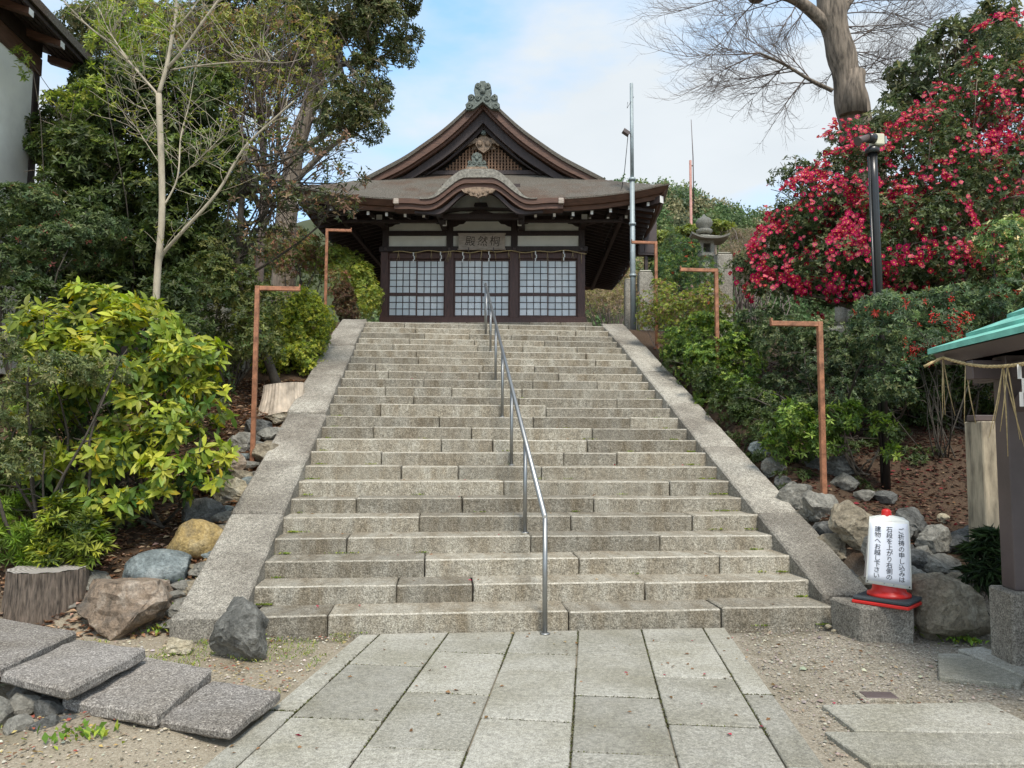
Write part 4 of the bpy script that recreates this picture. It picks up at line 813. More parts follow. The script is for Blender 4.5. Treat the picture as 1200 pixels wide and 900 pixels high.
# ================================================================ ROCKS, SLABS, STUMPS
def rockmat(name, a, b_, c_, sc=3, veins=(.5, .45, .4)): 
    m, n, l, b = mat(name); t = N(n, 'ShaderNodeTexCoord'); z = N(n, 'ShaderNodeTexNoise', _Scale=sc, _Detail=9, _Roughness=.68, _Distortion=.6); l(t.outputs['Object'], z.inputs[0]); r = ramp(n, [(.3, a), (.5, b_), (.68, c_)]); l(z.outputs[0], r.inputs[0])
    z2 = N(n, 'ShaderNodeTexNoise', _Scale=34, _Detail=5, _Roughness=.75); l(t.outputs['Object'], z2.inputs[0]); r2 = ramp(n, [(.35, g3(.6)), (.6, g3(1.15))]); l(z2.outputs[0], r2.inputs[0])
    mm = N(n, 'ShaderNodeMix', data_type='RGBA', blend_type='MULTIPLY'); mm.inputs['Factor'].default_value = 1; l(r.outputs[0], mm.inputs['A']); l(r2.outputs[0], mm.inputs['B']); 
    vo = N(n, 'ShaderNodeTexVoronoi', feature='DISTANCE_TO_EDGE', _Scale=sc*1.3); dn = N(n, 'ShaderNodeVectorMath', operation='MULTIPLY_ADD'); l(z2.outputs['Color'], dn.inputs[0]); dn.inputs[1].default_value = (.12, .12, .12); l(t.outputs['Object'], dn.inputs[2]); l(dn.outputs[0], vo.inputs[0]); rv = ramp(n, [(0, g3(.35)), (.018, g3(1))]); l(vo.outputs[0], rv.inputs[0])
    m4 = N(n, 'ShaderNodeMix', data_type='RGBA', blend_type='MULTIPLY'); m4.inputs['Factor'].default_value = .75; l(mm.outputs['Result'], m4.inputs['A']); l(rv.outputs[0], m4.inputs['B']); l(m4.outputs['Result'], b.inputs['Base Color'])
    b.inputs['Roughness'].default_value = .8; b.inputs['Specular IOR Level'].default_value = .3; ad = N(n, 'ShaderNodeMath', operation='MULTIPLY_ADD'); l(z.outputs[0], ad.inputs[0]); ad.inputs[1].default_value = 2.5; l(z2.outputs[0], ad.inputs[2])
    bp = N(n, 'ShaderNodeBump', _Strength=.75, _Distance=.035); l(ad.outputs[0], bp.inputs['Height']); l(bp.outputs[0], b.inputs['Normal']); return m
RM = {'slate': rockmat('slate_grey_rock', (.06, .06, .055), (.17, .168, .15), (.36, .355, .32), 2.5), 'grey': rockmat('grey_rock', (.1, .095, .08), (.26, .25, .215), (.46, .44, .38)), 'blue': rockmat('blue_grey_rock', (.1, .118, .118), (.22, .255, .252), (.42, .455, .44)), 'dark': rockmat('dark_grey_rock', (.05, .05, .046), (.135, .135, .125), (.27, .27, .25)),
      'yellow': rockmat('ochre_rock', (.17, .15, .11), (.42, .3, .12), (.6, .48, .28), 3), 'brown': rockmat('russet_rock', (.12, .11, .095), (.3, .225, .16), (.5, .43, .35), 3.6), 'cream': rockmat('cream_rock', (.25, .2, .13), (.5, .44, .31), (.66, .62, .5), 3), 'tan': rockmat('tan_rock', (.12, .1, .07), (.31, .265, .19), (.48, .43, .33), 3.5)}
def rock(name, m, c, size, seed, facets=9, label=None, cat='rock', group=None, rz=0, soft=.82, parent=None, flat=False, sub=4):
    r_ = random.Random(seed); bm = bmesh.new(); bmesh.ops.create_icosphere(bm, subdivisions=sub, radius=1.0); round_ = facets < 7
    pl = []
    for _ in range(facets+(2 if round_ else 7)):
        d = Vector((r_.gauss(0, 1), r_.gauss(0, 1), r_.gauss(0, .8))).normalized(); pl.append((d, r_.uniform(.72, .9) if round_ else r_.uniform(.5, .8)))
    if flat: pl.append((Vector((0, 0, 1)), .6))
    ly = Vector((r_.uniform(-.4, .4), r_.uniform(-.4, .4), 1)).normalized(); o_ = Vector((seed*1.7, seed*.3, 0))
    for v in bm.verts:
        for d, k in pl:
            e = v.co.dot(d)
            if e > k: v.co -= d*(e-k)*.96
        n0 = v.co.normalized(); q = v.co*1.6+o_; nn = noise.noise(q); n2 = noise.noise(v.co*5+o_); n3 = noise.noise(v.co*13+o_); st = abs(noise.noise(Vector((v.co.dot(ly)*7, nn*1.5, seed)))); rd = 1-abs(noise.noise(v.co*2.6-o_))*2
        v.co += n0*(.10*nn+.05*n2+.028*n3+(0 if round_ else -.07*st)+(.0 if round_ else -.05*max(0, rd-.8)*5))
    lo_ = Vector([min(v.co[i] for v in bm.verts) for i in range(3)]); hi_ = Vector([max(v.co[i] for v in bm.verts) for i in range(3)]); mid = (lo_+hi_)/2
    for v in bm.verts: v.co = Vector([(v.co[i]-mid[i])/(hi_[i]-lo_[i])*size[i] for i in range(3)])
    bmesh.ops.rotate(bm, verts=bm.verts, cent=(0, 0, 0), matrix=Matrix.Rotation(rz, 3, 'Z'))
    for e in bm.edges:
        if e.is_manifold and e.calc_face_angle() > (.7 if round_ else .3): e.smooth = False
    for f in bm.faces: f.smooth = True
    me = bpy.data.meshes.new(name); bm.to_mesh(me); bm.free(); me.materials.append(RM[m]); o = obj(name, me, parent, tuple(c))
    if cat and parent is None: tag(o, label, cat, group)
    return o
rocks = [ # px, py(bottom), w, h, material, label, depth factor, facets
 (140, 744, 112, 62, 'brown', 'big flat-topped russet boulder beside the tree stump', 1, 11), (173, 690, 74, 42, 'blue', 'smooth blue-grey boulder resting above the russet boulder', .9, 6),
 (220, 657, 62, 46, 'yellow', 'ochre-yellow boulder below the dark slabs on the left bank', .9, 6), (232, 618, 48, 34, 'dark', 'dark angular rock under the yellow-leaved shrub', .8, 9),
 (262, 590, 46, 32, 'cream', 'cream-white cracked rock at the shrub edge beside the front L-pole', .9, 8), (103, 695, 44, 24, 'grey', 'low grey-white rock right behind the tree stump', 1, 8),
 (259, 612, 36, 12, 'grey', 'thin flat grey stone against the left cheek wall', 1, 6), (254, 632, 30, 16, 'tan', 'small flat tan stone wedged against the left cheek wall', 1, 6), (250, 655, 34, 18, 'blue', 'small bluish flat stone between ochre boulder and cheek wall', 1, 7),
 (236, 676, 36, 16, 'grey', 'low grey stone below the ochre boulder beside the cheek wall', 1, 7), (226, 700, 36, 18, 'tan', 'broken tan stone low beside the left cheek wall', 1, 8), (213, 728, 40, 26, 'grey', 'long pale stone lying at the foot of the left cheek wall', 1.2, 8),
 (271, 775, 74, 66, 'slate', 'upright dark grey jagged stone at the corner of the path', .8, 13), (207, 767, 32, 16, 'cream', 'small cream lump of stone lying on the sandy ground', 1, 8), (12, 722, 34, 16, 'cream', 'pale stone on the ground in front of the tree stump', 1, 8),
 (262, 556, 44, 28, 'brown', 'brown rounded stone under the shrub left of the front L-pole', .9, 7), (305, 545, 42, 26, 'tan', 'tan stone right behind the front L-pole', .9, 8), (318, 520, 40, 20, 'grey', 'grey stone lower right of the pale stump', .9, 8), (300, 512, 34, 22, 'dark', 'dark block-like stone under the pale stump', .9, 10), (283, 530, 36, 24, 'grey', 'grey stone just left of the front L-pole', .9, 8),
 (322, 497, 46, 16, 'tan', 'low tan rock at the foot of the pale stump', 1, 8), (300, 590, 30, 20, 'grey', 'grey stone at the foot of the front L-pole', 1, 8),
 # right bank
 (1010, 640, 60, 52, 'tan', 'large squared tan rock behind the sign, left of the dark boulder', .8, 11), (1073, 634, 46, 38, 'dark', 'dark rounded boulder above right of the sign', .9, 7), (1130, 752, 92, 74, 'tan', 'largest layered tan boulder beside the pavilion foot', .9, 10),
 (1135, 652, 50, 34, 'dark', 'dark rock with a white patch under the concrete pillar', .9, 8), (1102, 652, 42, 36, 'grey', 'grey pointed rock with pale lichen face above the largest boulder', .9, 9), (1080, 668, 50, 22, 'dark', 'flat dark rock right of the sign', .9, 8), (1110, 678, 50, 26, 'grey', 'grey rock on top of the largest boulder', .9, 9),
 (1070, 690, 50, 24, 'grey', 'pale grey rock right of the red cone body', .9, 8), (1062, 706, 34, 18, 'brown', 'pinkish brown stone hidden behind the cone base', .9, 8), (940, 602, 50, 34, 'grey', 'grey rock wedged against the right cheek wall', .8, 10), (964, 612, 38, 36, 'grey', 'squared grey rock left of the nearest right L-pole', .8, 11),
 (910, 556, 34, 22, 'grey', 'grey stone beside the middle of the right cheek wall', .9, 8), (893, 537, 26, 20, 'blue', 'small pale stone upslope of the grey one on the right bank', .9, 8), (984, 665, 50, 38, 'tan', 'flat tan rock between the right cheek wall and the cone', .8, 9), (996, 578, 32, 24, 'grey', 'small grey rock in the shade of the green shrub', .9, 8), (975, 556, 60, 22, 'dark', 'long dark rock under the green shrub', .8, 9),
 (1060, 640, 40, 24, 'dark', 'dark rock directly behind the top of the cone', .9, 9), (1160, 668, 30, 24, 'grey', 'grey rock at the foot of the concrete pillar', .9, 8), (1040, 668, 44, 40, 'grey', 'grey rock concealed behind the notice board', .8, 9), (1108, 612, 14, 10, 'cream', 'small cream stone on the leaf litter slope', 1, 6)]
for i, (px, py, w, h, m, lab, df, fc) in enumerate(rocks):
    P = gt(px, py); s = mpp(P); W_, H_ = w*s, h*s
    D_ = W_*df; c = P+np.array([Fv[0], Fv[1], 0])*D_*.35; c[2] = P[2]+H_*.40
    rock('rock', m, c, (W_*1.04, D_, H_*1.22), i*7+3, fc, lab, 'rock', 'rocks edging the banks', rz=(i*37 % 40-20)/57., flat=(m == 'brown' and w > 100))
# unnamed infill stones of the right dry wall: parts of a rubble wall thing
rw = root('rubble_wall', 'dry rubble wall of small stones low on the right bank behind the cone', 'stone wall', (3.6, .3, .2))
k = 0
for px, py, w in [(1000, 688, 30), (1022, 690, 26), (1085, 655, 24), (1062, 655, 26), (1120, 690, 30), (1150, 690, 30), (1092, 705, 30), (1078, 718, 26), (1160, 645, 22), (1148, 632, 22), (1095, 640, 22), (985, 640, 26), (970, 628, 28), (948, 612, 24), (930, 580, 26), (920, 570, 20), (1042, 632, 26), (1015, 588, 22), (1040, 590, 24)]:
    P = gt(px, py); s = mpp(P)*w; k += 1; P[2] += s*.2; rock('stone', ['grey', 'dark', 'tan'][k % 3], (P[0]-3.6, P[1]-.3+.06, P[2]-.2), (s*1.2, s, s*.85), 300+k, 8, None, None, parent=rw, sub=2)
# left bank rubble near the steps
lw = root('rubble_bank', 'loose flat rubble stones packed along the left cheek wall', 'stone bank', (-3.4, 1.5, .5))
for px, py, w in [(275, 575, 26), (285, 560, 24), (268, 600, 20), (290, 548, 22), (312, 535, 22), (330, 512, 24), (280, 540, 22), (300, 525, 22), (246, 668, 22), (232, 690, 22), (222, 714, 22), (200, 735, 22), (205, 700, 20), (180, 712, 24), (240, 600, 24), (205, 720, 20), (268, 585, 18), (250, 608, 22), (246, 645, 18), (262, 620, 16), (215, 690, 26), (228, 668, 16), (300, 580, 22), (310, 560, 26), (325, 540, 24), (322, 525, 22), (295, 566, 20), (345, 505, 22), (340, 520, 20), (240, 700, 16), (120, 690, 18), (85, 712, 16), (250, 575, 24), (282, 605, 18)]:
    P = gt(px, py); s = mpp(P)*w; k += 1; P[2] += s*.1; rock('stone', ['grey', 'tan', 'blue', 'grey'][k % 4], (P[0]+3.4, P[1]-1.5, P[2]-.5), (s*1.3, s, s*.6), 300+k, 8, None, None, parent=lw, sub=2)
# stone slab steps at the lower left, on a low rubble wall
sr = root('slab_steps', 'low flight of dark speckled stone slabs leading off to the lower left', 'stone steps', (-2.6, -1.9, 0))
slabs = [([(332, 809), (247, 796), (185, 841), (270, 853)], .105, .06), ([(250, 785), (160, 768), (72, 818), (184, 839)], .135, .075), ([(172, 760), (90, 747), (0, 787), (81, 809)], .24, .07), ([(91, 739), (0, 724), (-80, 755), (0, 781)], .26, .08), ([(0, 724), (-90, 706), (-170, 738), (-72, 757)], .30, .1)]
for pts, z, th in slabs:
    w = [gz(*p, z) for p in pts]; 
    MB().hexa([(p[0], p[1], z-th) for p in (w[2], w[3], w[0], w[1])]+[(p[0], p[1], z+random.uniform(-.008, .008)) for p in (w[2], w[3], w[0], w[1])]).build('slab', MT['slab'], sr, True, bevel=.014, jitter=.008, rough=.012)
for i, (px, py, w, h) in enumerate([(18, 848, 40, 26), (52, 852, 38, 26), (84, 848, 34, 26), (12, 868, 34, 22), (42, 870, 30, 24), (70, 866, 30, 20), (-20, 860, 40, 40), (104, 860, 28, 16), (130, 862, 30, 12), (-50, 850, 40, 40), (25, 826, 44, 22), (60, 826, 40, 20)]):
    P = gz(px, py, 0); s = mpp(P); rock('rubble_stone', 'dark' if i % 3 else 'grey', (P[0]+2.6, P[1]+1.9+.08, h*s*.5), (w*s*1.1, w*s, h*s*1.15), 500+i, 9, None, None, parent=sr, sub=2)
# stumps
def stump(px, py, wpx, hpx, label, m, seed, flare=.12, tilt=0):
    P = gt(px, py); s = mpp(P); r0 = wpx*s/2; H = hpx*s; c = P+np.array([Fv[0], Fv[1], 0])*r0*.8; rt = root('tree_stump', label, 'tree stump', (c[0], c[1], P[2]-.05))
    n = 72; v = []; f = []; L = [0, .25, .5, .75, 1]
    for j, t in enumerate(L):
        for k in range(n):
            a = 2*math.pi*k/n; r_ = r0*(1+flare*(1-t)**2)*(1+.05*noise.noise(Vector((math.cos(a)*1.5, math.sin(a)*1.5, seed)))+.025*noise.noise(Vector((math.cos(a)*9, math.sin(a)*9, seed)))+.018*(-1)**k)
            v.append((r_*math.cos(a), r_*math.sin(a), (H+.05)*t+tilt*math.cos(a)*t))
    for j in range(len(L)-1):
        for k in range(n): f.append((j*n+k, j*n+(k+1) % n, (j+1)*n+(k+1) % n, (j+1)*n+k))
    MB().add(v, f).build('bark', m[0], rt)
    kk = (len(L)-1)*n; MB().add([(x*.985, y*.985, z+.004+.004*math.sin(i)) for i, (x, y, z) in enumerate(v[kk:])]+[(0, 0, H+.055)], [(i, (i+1) % n, n) for i in range(n)]).build('cut_face', m[1], rt)
m, n, l, b = mat('cut_wood'); t = N(n, 'ShaderNodeTexCoord'); wv = N(n, 'ShaderNodeTexWave', wave_type='RINGS', rings_direction='Z', _Scale=9, _Distortion=1.5, _Detail=3); l(t.outputs['Object'], wv.inputs[0]); r = ramp(n, [(0, (.2, .18, .155)), (1, (.38, .355, .32))]); l(wv.outputs[0], r.inputs[0]); l(r.outputs[0], b.inputs['Base Color']); b.inputs['Roughness'].default_value = .9
MT['cut'] = m; MT['stumpbark'] = plain('fibrous_stump_bark', (.17, .135, .105), rough=.95, var=.62, scale=7, grain=(9, 9, 1.1), bump=1, bscale=20)
MT['palewood'] = plain('pale_rotten_wood', (.5, .42, .33), rough=.9, var=.4, scale=7, grain=(1, 1, .6), bump=.5, bscale=14)
stump(34, 724, 86, 52, 'wide grey-brown tree stump with fibrous bark at the left edge', (MT['stumpbark'], MT['cut']), 1)
stump(326, 483, 46, 34, 'pale rotten tree stump beside the left cheek wall', (MT['palewood'], MT['palewood']), 5, .35, .03)
# flat stones set in the gravel at the lower right
fl = root('flat_paving', 'two long flat granite slabs set in the gravel at the lower right', 'paving slabs', (2.2, -2.4, 0))
for pts in ([(963, 828), (1158, 825), (1230, 862), (1002, 858)], [(966, 859.5), (1232, 863), (1300, 897), (1020, 898)]):
    w = [gz(*p, 0) for p in pts]; MB().hexa([(p[0], p[1], -.06) for p in (w[3], w[2], w[1], w[0])]+[(p[0], p[1], .012) for p in (w[3], w[2], w[1], w[0])]).build('slab', MT['pave'], fl, True, bevel=.006)
fs = root('stepping_stone', 'smooth irregular flat stone at the foot of the largest boulder', 'flat stone', (2.8, -1.5, 0)); w = [gz(*p, 0) for p in [(1099, 768), (1126, 768), (1170, 782), (1200, 795), (1196, 805), (1130, 799), (1100, 795)]][::-1]
n = len(w); MB().add([(p[0], p[1], -.05) for p in w]+[(p[0], p[1], .016) for p in w], [tuple(range(n-1, -1, -1)), tuple(range(n, 2*n))]+[(i, (i+1) % n, n+(i+1) % n, n+i) for i in range(n)]).build('stone', MT['pave'], fs, True, bevel=.008)
kb_ = root('kerb_stone', 'narrow grey kerb stone running to the pavilion foot', 'kerb', (3, -1.2, 0)); w = [gz(*p, 0) for p in [(1122, 765), (1150, 762), (1215, 783), (1200, 797)]][::-1]
MB().hexa([(p[0], p[1], -.05) for p in w]+[(p[0], p[1], .03) for p in w]).build('stone', MT['pave'], kb_, True, bevel=.008)
P = gz(1030, 815, 0); dc = root('drain_cover', 'small dark metal drain cover in the gravel', 'drain cover', (P[0], P[1], 0), R(-8)); MB().box(-.1, .1, -.06, .06, -.03, .006).build('plate', MT['brownmetal'], dc, bevel=.003); MB().box(-.13, .13, -.09, .09, -.03, .002).build('frame', MT['step'], dc, bevel=.003)
for i, (px, py, w) in enumerate([(971, 737, 9), (977, 741, 6)]): P = gz(px, py, 0); s = mpp(P)*w; rock('pebble', 'cream', (P[0], P[1], s*.3), (s, s*.7, s*.6), 40+i, 6, ['larger white pebble at the foot of the right cheek wall', 'smaller white pebble beside the larger one at the right cheek wall'][i], 'pebble')
# ================================================================ VEGETATION
def nrm(a): return a/(np.linalg.norm(a, axis=-1, keepdims=True)+1e-9)
def rand_dir(n): return nrm(rng.normal(size=(n, 3)))
def pal(cols, n, wts=None, var=.14):
    c = np.array(cols, float); i = rng.choice(len(c), n, p=None if wts is None else np.array(wts)/sum(wts)); return np.clip(c[i]*(1+rng.normal(0, var, (n, 1)))*(1+rng.normal(0, .05, (n, 3))), .004, .95)
def leaf_arrays(P, D, Nn, L, Wd, big=False, fold=.18, droop=.12):
    """leaves from base points, directions, normals -> vertices (n,k,3) and local triangles"""
    D = nrm(D); Nn = nrm(Nn-D*(Nn*D).sum(1, keepdims=True)); Sd = np.cross(D, Nn); L = np.broadcast_to(L, len(P))[:, None]; Wd = np.broadcast_to(Wd, len(P))[:, None]
    if not big:
        V = np.stack([P, P+D*L*.48+Sd*Wd/2+Nn*Wd*fold, P+D*L-Nn*L*droop, P+D*L*.48-Sd*Wd/2+Nn*Wd*fold], 1); tri = [(0, 1, 2), (0, 2, 3)]
    else:
        V = np.stack([P, P+D*L*.3+Sd*Wd*.42+Nn*Wd*fold, P+D*L*.66+Sd*Wd*.4+Nn*(Wd*fold-L*droop*.4), P+D*L-Nn*L*droop, P+D*L*.66-Sd*Wd*.4+Nn*(Wd*fold-L*droop*.4), P+D*L*.3-Sd*Wd*.42+Nn*Wd*fold, P+D*L*.33, P+D*L*.68-Nn*L*droop*.35], 1)
        tri = [(0, 1, 6), (0, 6, 5), (1, 2, 7), (1, 7, 6), (6, 7, 4), (6, 4, 5), (2, 3, 7), (7, 3, 4)]
    return V, np.array(tri)
def tri_mesh(name, V, tri, tint, m, parent=None, kind='stuff', world=True):
    n, k, _ = V.shape; off = np.array(origin(parent)) if world else np.zeros(3)
    verts = (V.reshape(-1, 3)-off).astype(np.float32); T_ = (tri[None]+(np.arange(n)*k)[:, None, None]).reshape(-1, 3).astype(np.int32); nf = len(T_)
    me = bpy.data.meshes.new(name); me.vertices.add(len(verts)); me.vertices.foreach_set('co', verts.reshape(-1)); me.loops.add(nf*3); me.loops.foreach_set('vertex_index', T_.reshape(-1)); me.polygons.add(nf); me.polygons.foreach_set('loop_start', np.arange(0, nf*3, 3, dtype=np.int32))
    a = me.attributes.new('tint', 'FLOAT_COLOR', 'FACE'); a.data.foreach_set('color', np.concatenate([np.repeat(tint, len(tri), 0), np.ones((nf, 1))], 1).astype(np.float32).reshape(-1))
    me.materials.append(m); me.update(calc_edges=True); me.validate(); o = bpy.data.objects.new(name, me); col.objects.link(o); o.parent = parent; tag(o, kind=kind); return o
def blob(px, py, Y, rx, ry, rd=None):                              # pixel ellipse at depth Y -> centre and radii in metres
    c = at(px, py, Y); s = mpp(c); return c, np.array([rx*s, (rd if rd else (rx+ry)/2*s), ry*s])
def clump_points(blobs, n, sub=14, subr=.36, fill=.12, low=.0):
    """points and outward directions spread over lumpy surfaces inside the crown's blobs"""
    area = np.array([b[1][0]*b[1][2]+b[1][0]*b[1][1] for b in blobs]); cnt = (n*area/area.sum()).astype(int)+1; P, O_ = [], []
    for (c, r), m_ in zip(blobs, cnt):
        d = rand_dir(sub); d[:, 2] = np.where(d[:, 2] < -.8, -d[:, 2]*.5, d[:, 2]); d = nrm(d); sc = c+d*r*rng.uniform(.5, .8, (sub, 1)); sr = r*subr*rng.uniform(.7, 1.35, (sub, 1))
        k = rng.integers(0, sub, m_); e = rand_dir(m_); e = nrm(e+d[k]*.5+np.array([0, 0, .1])); rad = rng.uniform(.72, 1.06, (m_, 1)); p = sc[k]+e*sr[k]*rad
        ins = rng.random(m_) < fill; p[ins] = (c+rand_dir(m_)*r*rng.uniform(.2, .7, (m_, 1)))[ins]
        P.append(p); O_.append(nrm(e+.5*nrm(p-c)))
    return np.concatenate(P), np.concatenate(O_)
def rosettes(P, O_, k, L, Wd, spread=.9, up=.35, lvar=.25, size_j=None):
    n = len(P); ax = nrm(O_+np.array([0, 0, up])+rng.normal(0, .3, (n, 3))); h = np.cross(ax, rand_dir(n)); h = nrm(h); g = np.cross(ax, h)
    PP, DD, NN, LL = [], [], [], []
    for i in range(k):
        a = 2*math.pi*i/k+rng.uniform(-.4, .4, n); rad = h*np.cos(a)[:, None]+g*np.sin(a)[:, None]; D = nrm(rad*spread+ax*rng.uniform(.1, .7, (n, 1))); PP.append(P-ax*rng.uniform(0, .4, (n, 1))*L); DD.append(D); NN.append(nrm(ax+rand_dir(n)*.35)); LL.append(L*rng.uniform(1-lvar, 1+lvar, n))
    return np.concatenate(PP), np.concatenate(DD), np.concatenate(NN), np.concatenate(LL)
def keep_above(P, m_=.03): return P[:, 2] > T(P[:, 0], P[:, 1])+m_
def foliage(name, parent, blobs, n, k, L, ratio, cols, wts=None, mat_='leaf', sub=14, subr=.36, fill=.12, big=False, up=.35, spread=.9, fold=.18, droop=.12, tintgrad=None, var=.14):
    P, O_ = clump_points(blobs, n, sub, subr, fill); ok = keep_above(P); P, O_ = P[ok], O_[ok]
    tn = pal(np.array(cols)*LEAFGAIN, len(P), wts, var); PP, DD, NN, LL = rosettes(P, O_, k, L, L*ratio, spread, up); tint = np.tile(tn, (k, 1))*(1+rng.normal(0, .1, (len(PP), 1))); tint = np.clip(tint, .004, .95)
    V, tri = leaf_arrays(PP, DD, NN, LL, LL*ratio, big, fold, droop); tri_mesh(name, V, tri, tint, MT[mat_], parent); return P, O_
def limb(mb, a, b_, r0, r1, n=6, wob=.06, seg=6, sag=0):
    a, b_ = np.array(a, float), np.array(b_, float); L = np.linalg.norm(b_-a); pts = []; o = rng.normal(0, 1, (2, 3))*wob*L
    for i in range(seg+1):
        t = i/seg; pts.append(a+(b_-a)*t+o[0]*math.sin(math.pi*t)+o[1]*math.sin(2*math.pi*t)*.4+np.array([0, 0, sag*math.sin(math.pi*t)*L]))
    mb.tube(pts, [r0+(r1-r0)*i/seg for i in range(seg+1)], n); return pts
def bush(name, label, cat, blobs, n, k, L, ratio, cols, wts=None, base=None, stems=6, stem_r=.02, bark='barkdark', group=None, **kw):
    c = np.mean([b[0] for b in blobs], 0)
    if base is None: base = np.array([c[0], c[1], float(T(c[0], c[1]))])
    rt = root(name, label, cat, tuple(base), 0, group); mb = MB()
    for i in range(stems):
        bb = blobs[i % len(blobs)]; d = rand_dir(1)[0]; d[2] = abs(d[2]); e = bb[0]+d*bb[1]*.6; s0 = base+np.array([rng.uniform(-.12, .12), rng.uniform(-.12, .12), 0]); pts = limb(mb, s0, e, stem_r, stem_r*.35, 5, .07)
        for _ in range(4): d = rand_dir(1)[0]; d[2] = abs(d[2])*.6; q_ = pts[random.randint(2, 5)]; limb(mb, q_, q_+d*bb[1]*.75, stem_r*.4, stem_r*.12, 4, .1, 4)
    mb.build('stems', MT[bark], rt, True); foliage('foliage', rt, blobs, n, k, L, ratio, cols, wts, **kw); return rt
def tree(name, label, base, trunk, r0, blobs, n, k, L, ratio, cols, wts=None, bark='bark', limbs=2, twigs=4, group=None, cat='tree', **kw):
    base = np.array(base, float); rt = root(name, label, cat, tuple(base), 0, group); pts = [base-np.array([0, 0, .2])]+[np.array(p, float) for p in trunk]
    P = []; 
    for i in range(len(pts)-1):
        for t in np.linspace(0, 1, 4, endpoint=False): P.append(pts[i]+(pts[i+1]-pts[i])*t)
    P.append(pts[-1]); m_ = len(P); MB().tube(P, [r0*(1.25 if i == 0 else 1)*(1-.6*i/m_) for i in range(m_)], 12).build('trunk', MT[bark], rt, True)
    mb = MB()
    for c, r in blobs:
        for _ in range(limbs):
            s0 = P[random.randint(m_//3, m_-1)]; d = rand_dir(1)[0]; e = c+d*r*.55; q_ = limb(mb, s0, e, r0*.3, r0*.08, 6, .08)
            for _ in range(twigs): d = rand_dir(1)[0]; limb(mb, q_[random.randint(2, 5)], c+d*r*.9, r0*.1, r0*.03, 4, .1, 4)
    mb.build('limbs', MT[bark], rt, True)
    if n: foliage('crown', rt, blobs, n, k, L, ratio, cols, wts, **kw)
    return rt
LEAFGAIN = np.array([1.68, 1.44, 1.4])
G_dark = [(.022, .042, .013), (.034, .06, .018), (.05, .078, .024)]; G_mid = [(.035, .07, .018), (.055, .1, .025), (.08, .13, .03)]
G_olive = [(.07, .085, .03), (.1, .11, .04), (.13, .12, .05)]; G_yel = [(.16, .24, .03), (.28, .36, .045), (.4, .45, .06)]

# ---- the wooded hill beyond
def hill():
    mb = MB(); nx_, ny_ = 60, 26; v = []
    def hz(x, y):
        t = ss(112, 200, y); e = 1-.2*ss(60, 170, abs(x-75))
        return 3+69*t*e*(.93+.06*math.sin(x*.045+.8)+.03*math.sin(x*.13))
    for j in range(ny_):
        for i in range(nx_):
            x = -60+i*5.5; y = 110+j*6.; v.append((x, y, hz(x, y) if y < 235 else hz(x, 235)-(y-235)*.5))
    mb.add(v, [(j*nx_+i, j*nx_+i+1, (j+1)*nx_+i+1, (j+1)*nx_+i) for j in range(ny_-1) for i in range(nx_-1)], 0, True)
    o = mb.build('hill', plain('hill_soil', (.05, .06, .025), rough=1), None, kind='structure')
    P, D, Nn, tint, LL = [], [], [], [], []; rr = random.Random(5)
    cols = [(.035, .06, .02), (.045, .075, .025), (.06, .085, .03), (.085, .1, .035), (.055, .07, .04), (.11, .1, .05)]
    for q_ in range(1500):
        x = rr.uniform(-20, 175); y = rr.uniform(128, 212)
        z = hz(x, y); r = rr.uniform(1.8, 3.6); h = rr.uniform(1.0, 1.5); m_ = int(150*(r/2.6)**2); d = rand_dir(m_); d[:, 2] = np.abs(d[:, 2])*1.15-.25; d = nrm(d); bump_ = 1+.22*np.sin(d[:, 0]*7+q_)*np.sin(d[:, 1]*6+q_*2)+rng.normal(0, .05, m_)
        p = np.array([x, y, z+r*.6])+d*np.array([r, r, r*h])*bump_[:, None]; c = np.array(cols[rr.choice([0, 0, 1, 1, 2, 2, 3, 4, 5])])*rr.uniform(1.7, 2.7)+np.array([.01, .014, .016])  # crown tints lifted and blued, painting distance haze into the leaf colour
        P.append(p); Nn.append(nrm(d+rand_dir(m_)*.5)); D.append(rand_dir(m_)); tint.append(np.clip(c*(1+rng.normal(0, .2, (m_, 1))), .005, 1)); LL.append(rng.uniform(.5, .95, m_))
    P, D, Nn, tint, LL = map(np.concatenate, (P, D, Nn, tint, LL)); V, tri = leaf_arrays(P, D, Nn, LL, LL*.8, False, .05, .1)
    f_ = tri_mesh('hill_forest', V, tri[:2], tint, MT['leafmatt'], None); tag(f_, 'dense evergreen forest covering the hill right of the hall', 'forest')
hill()

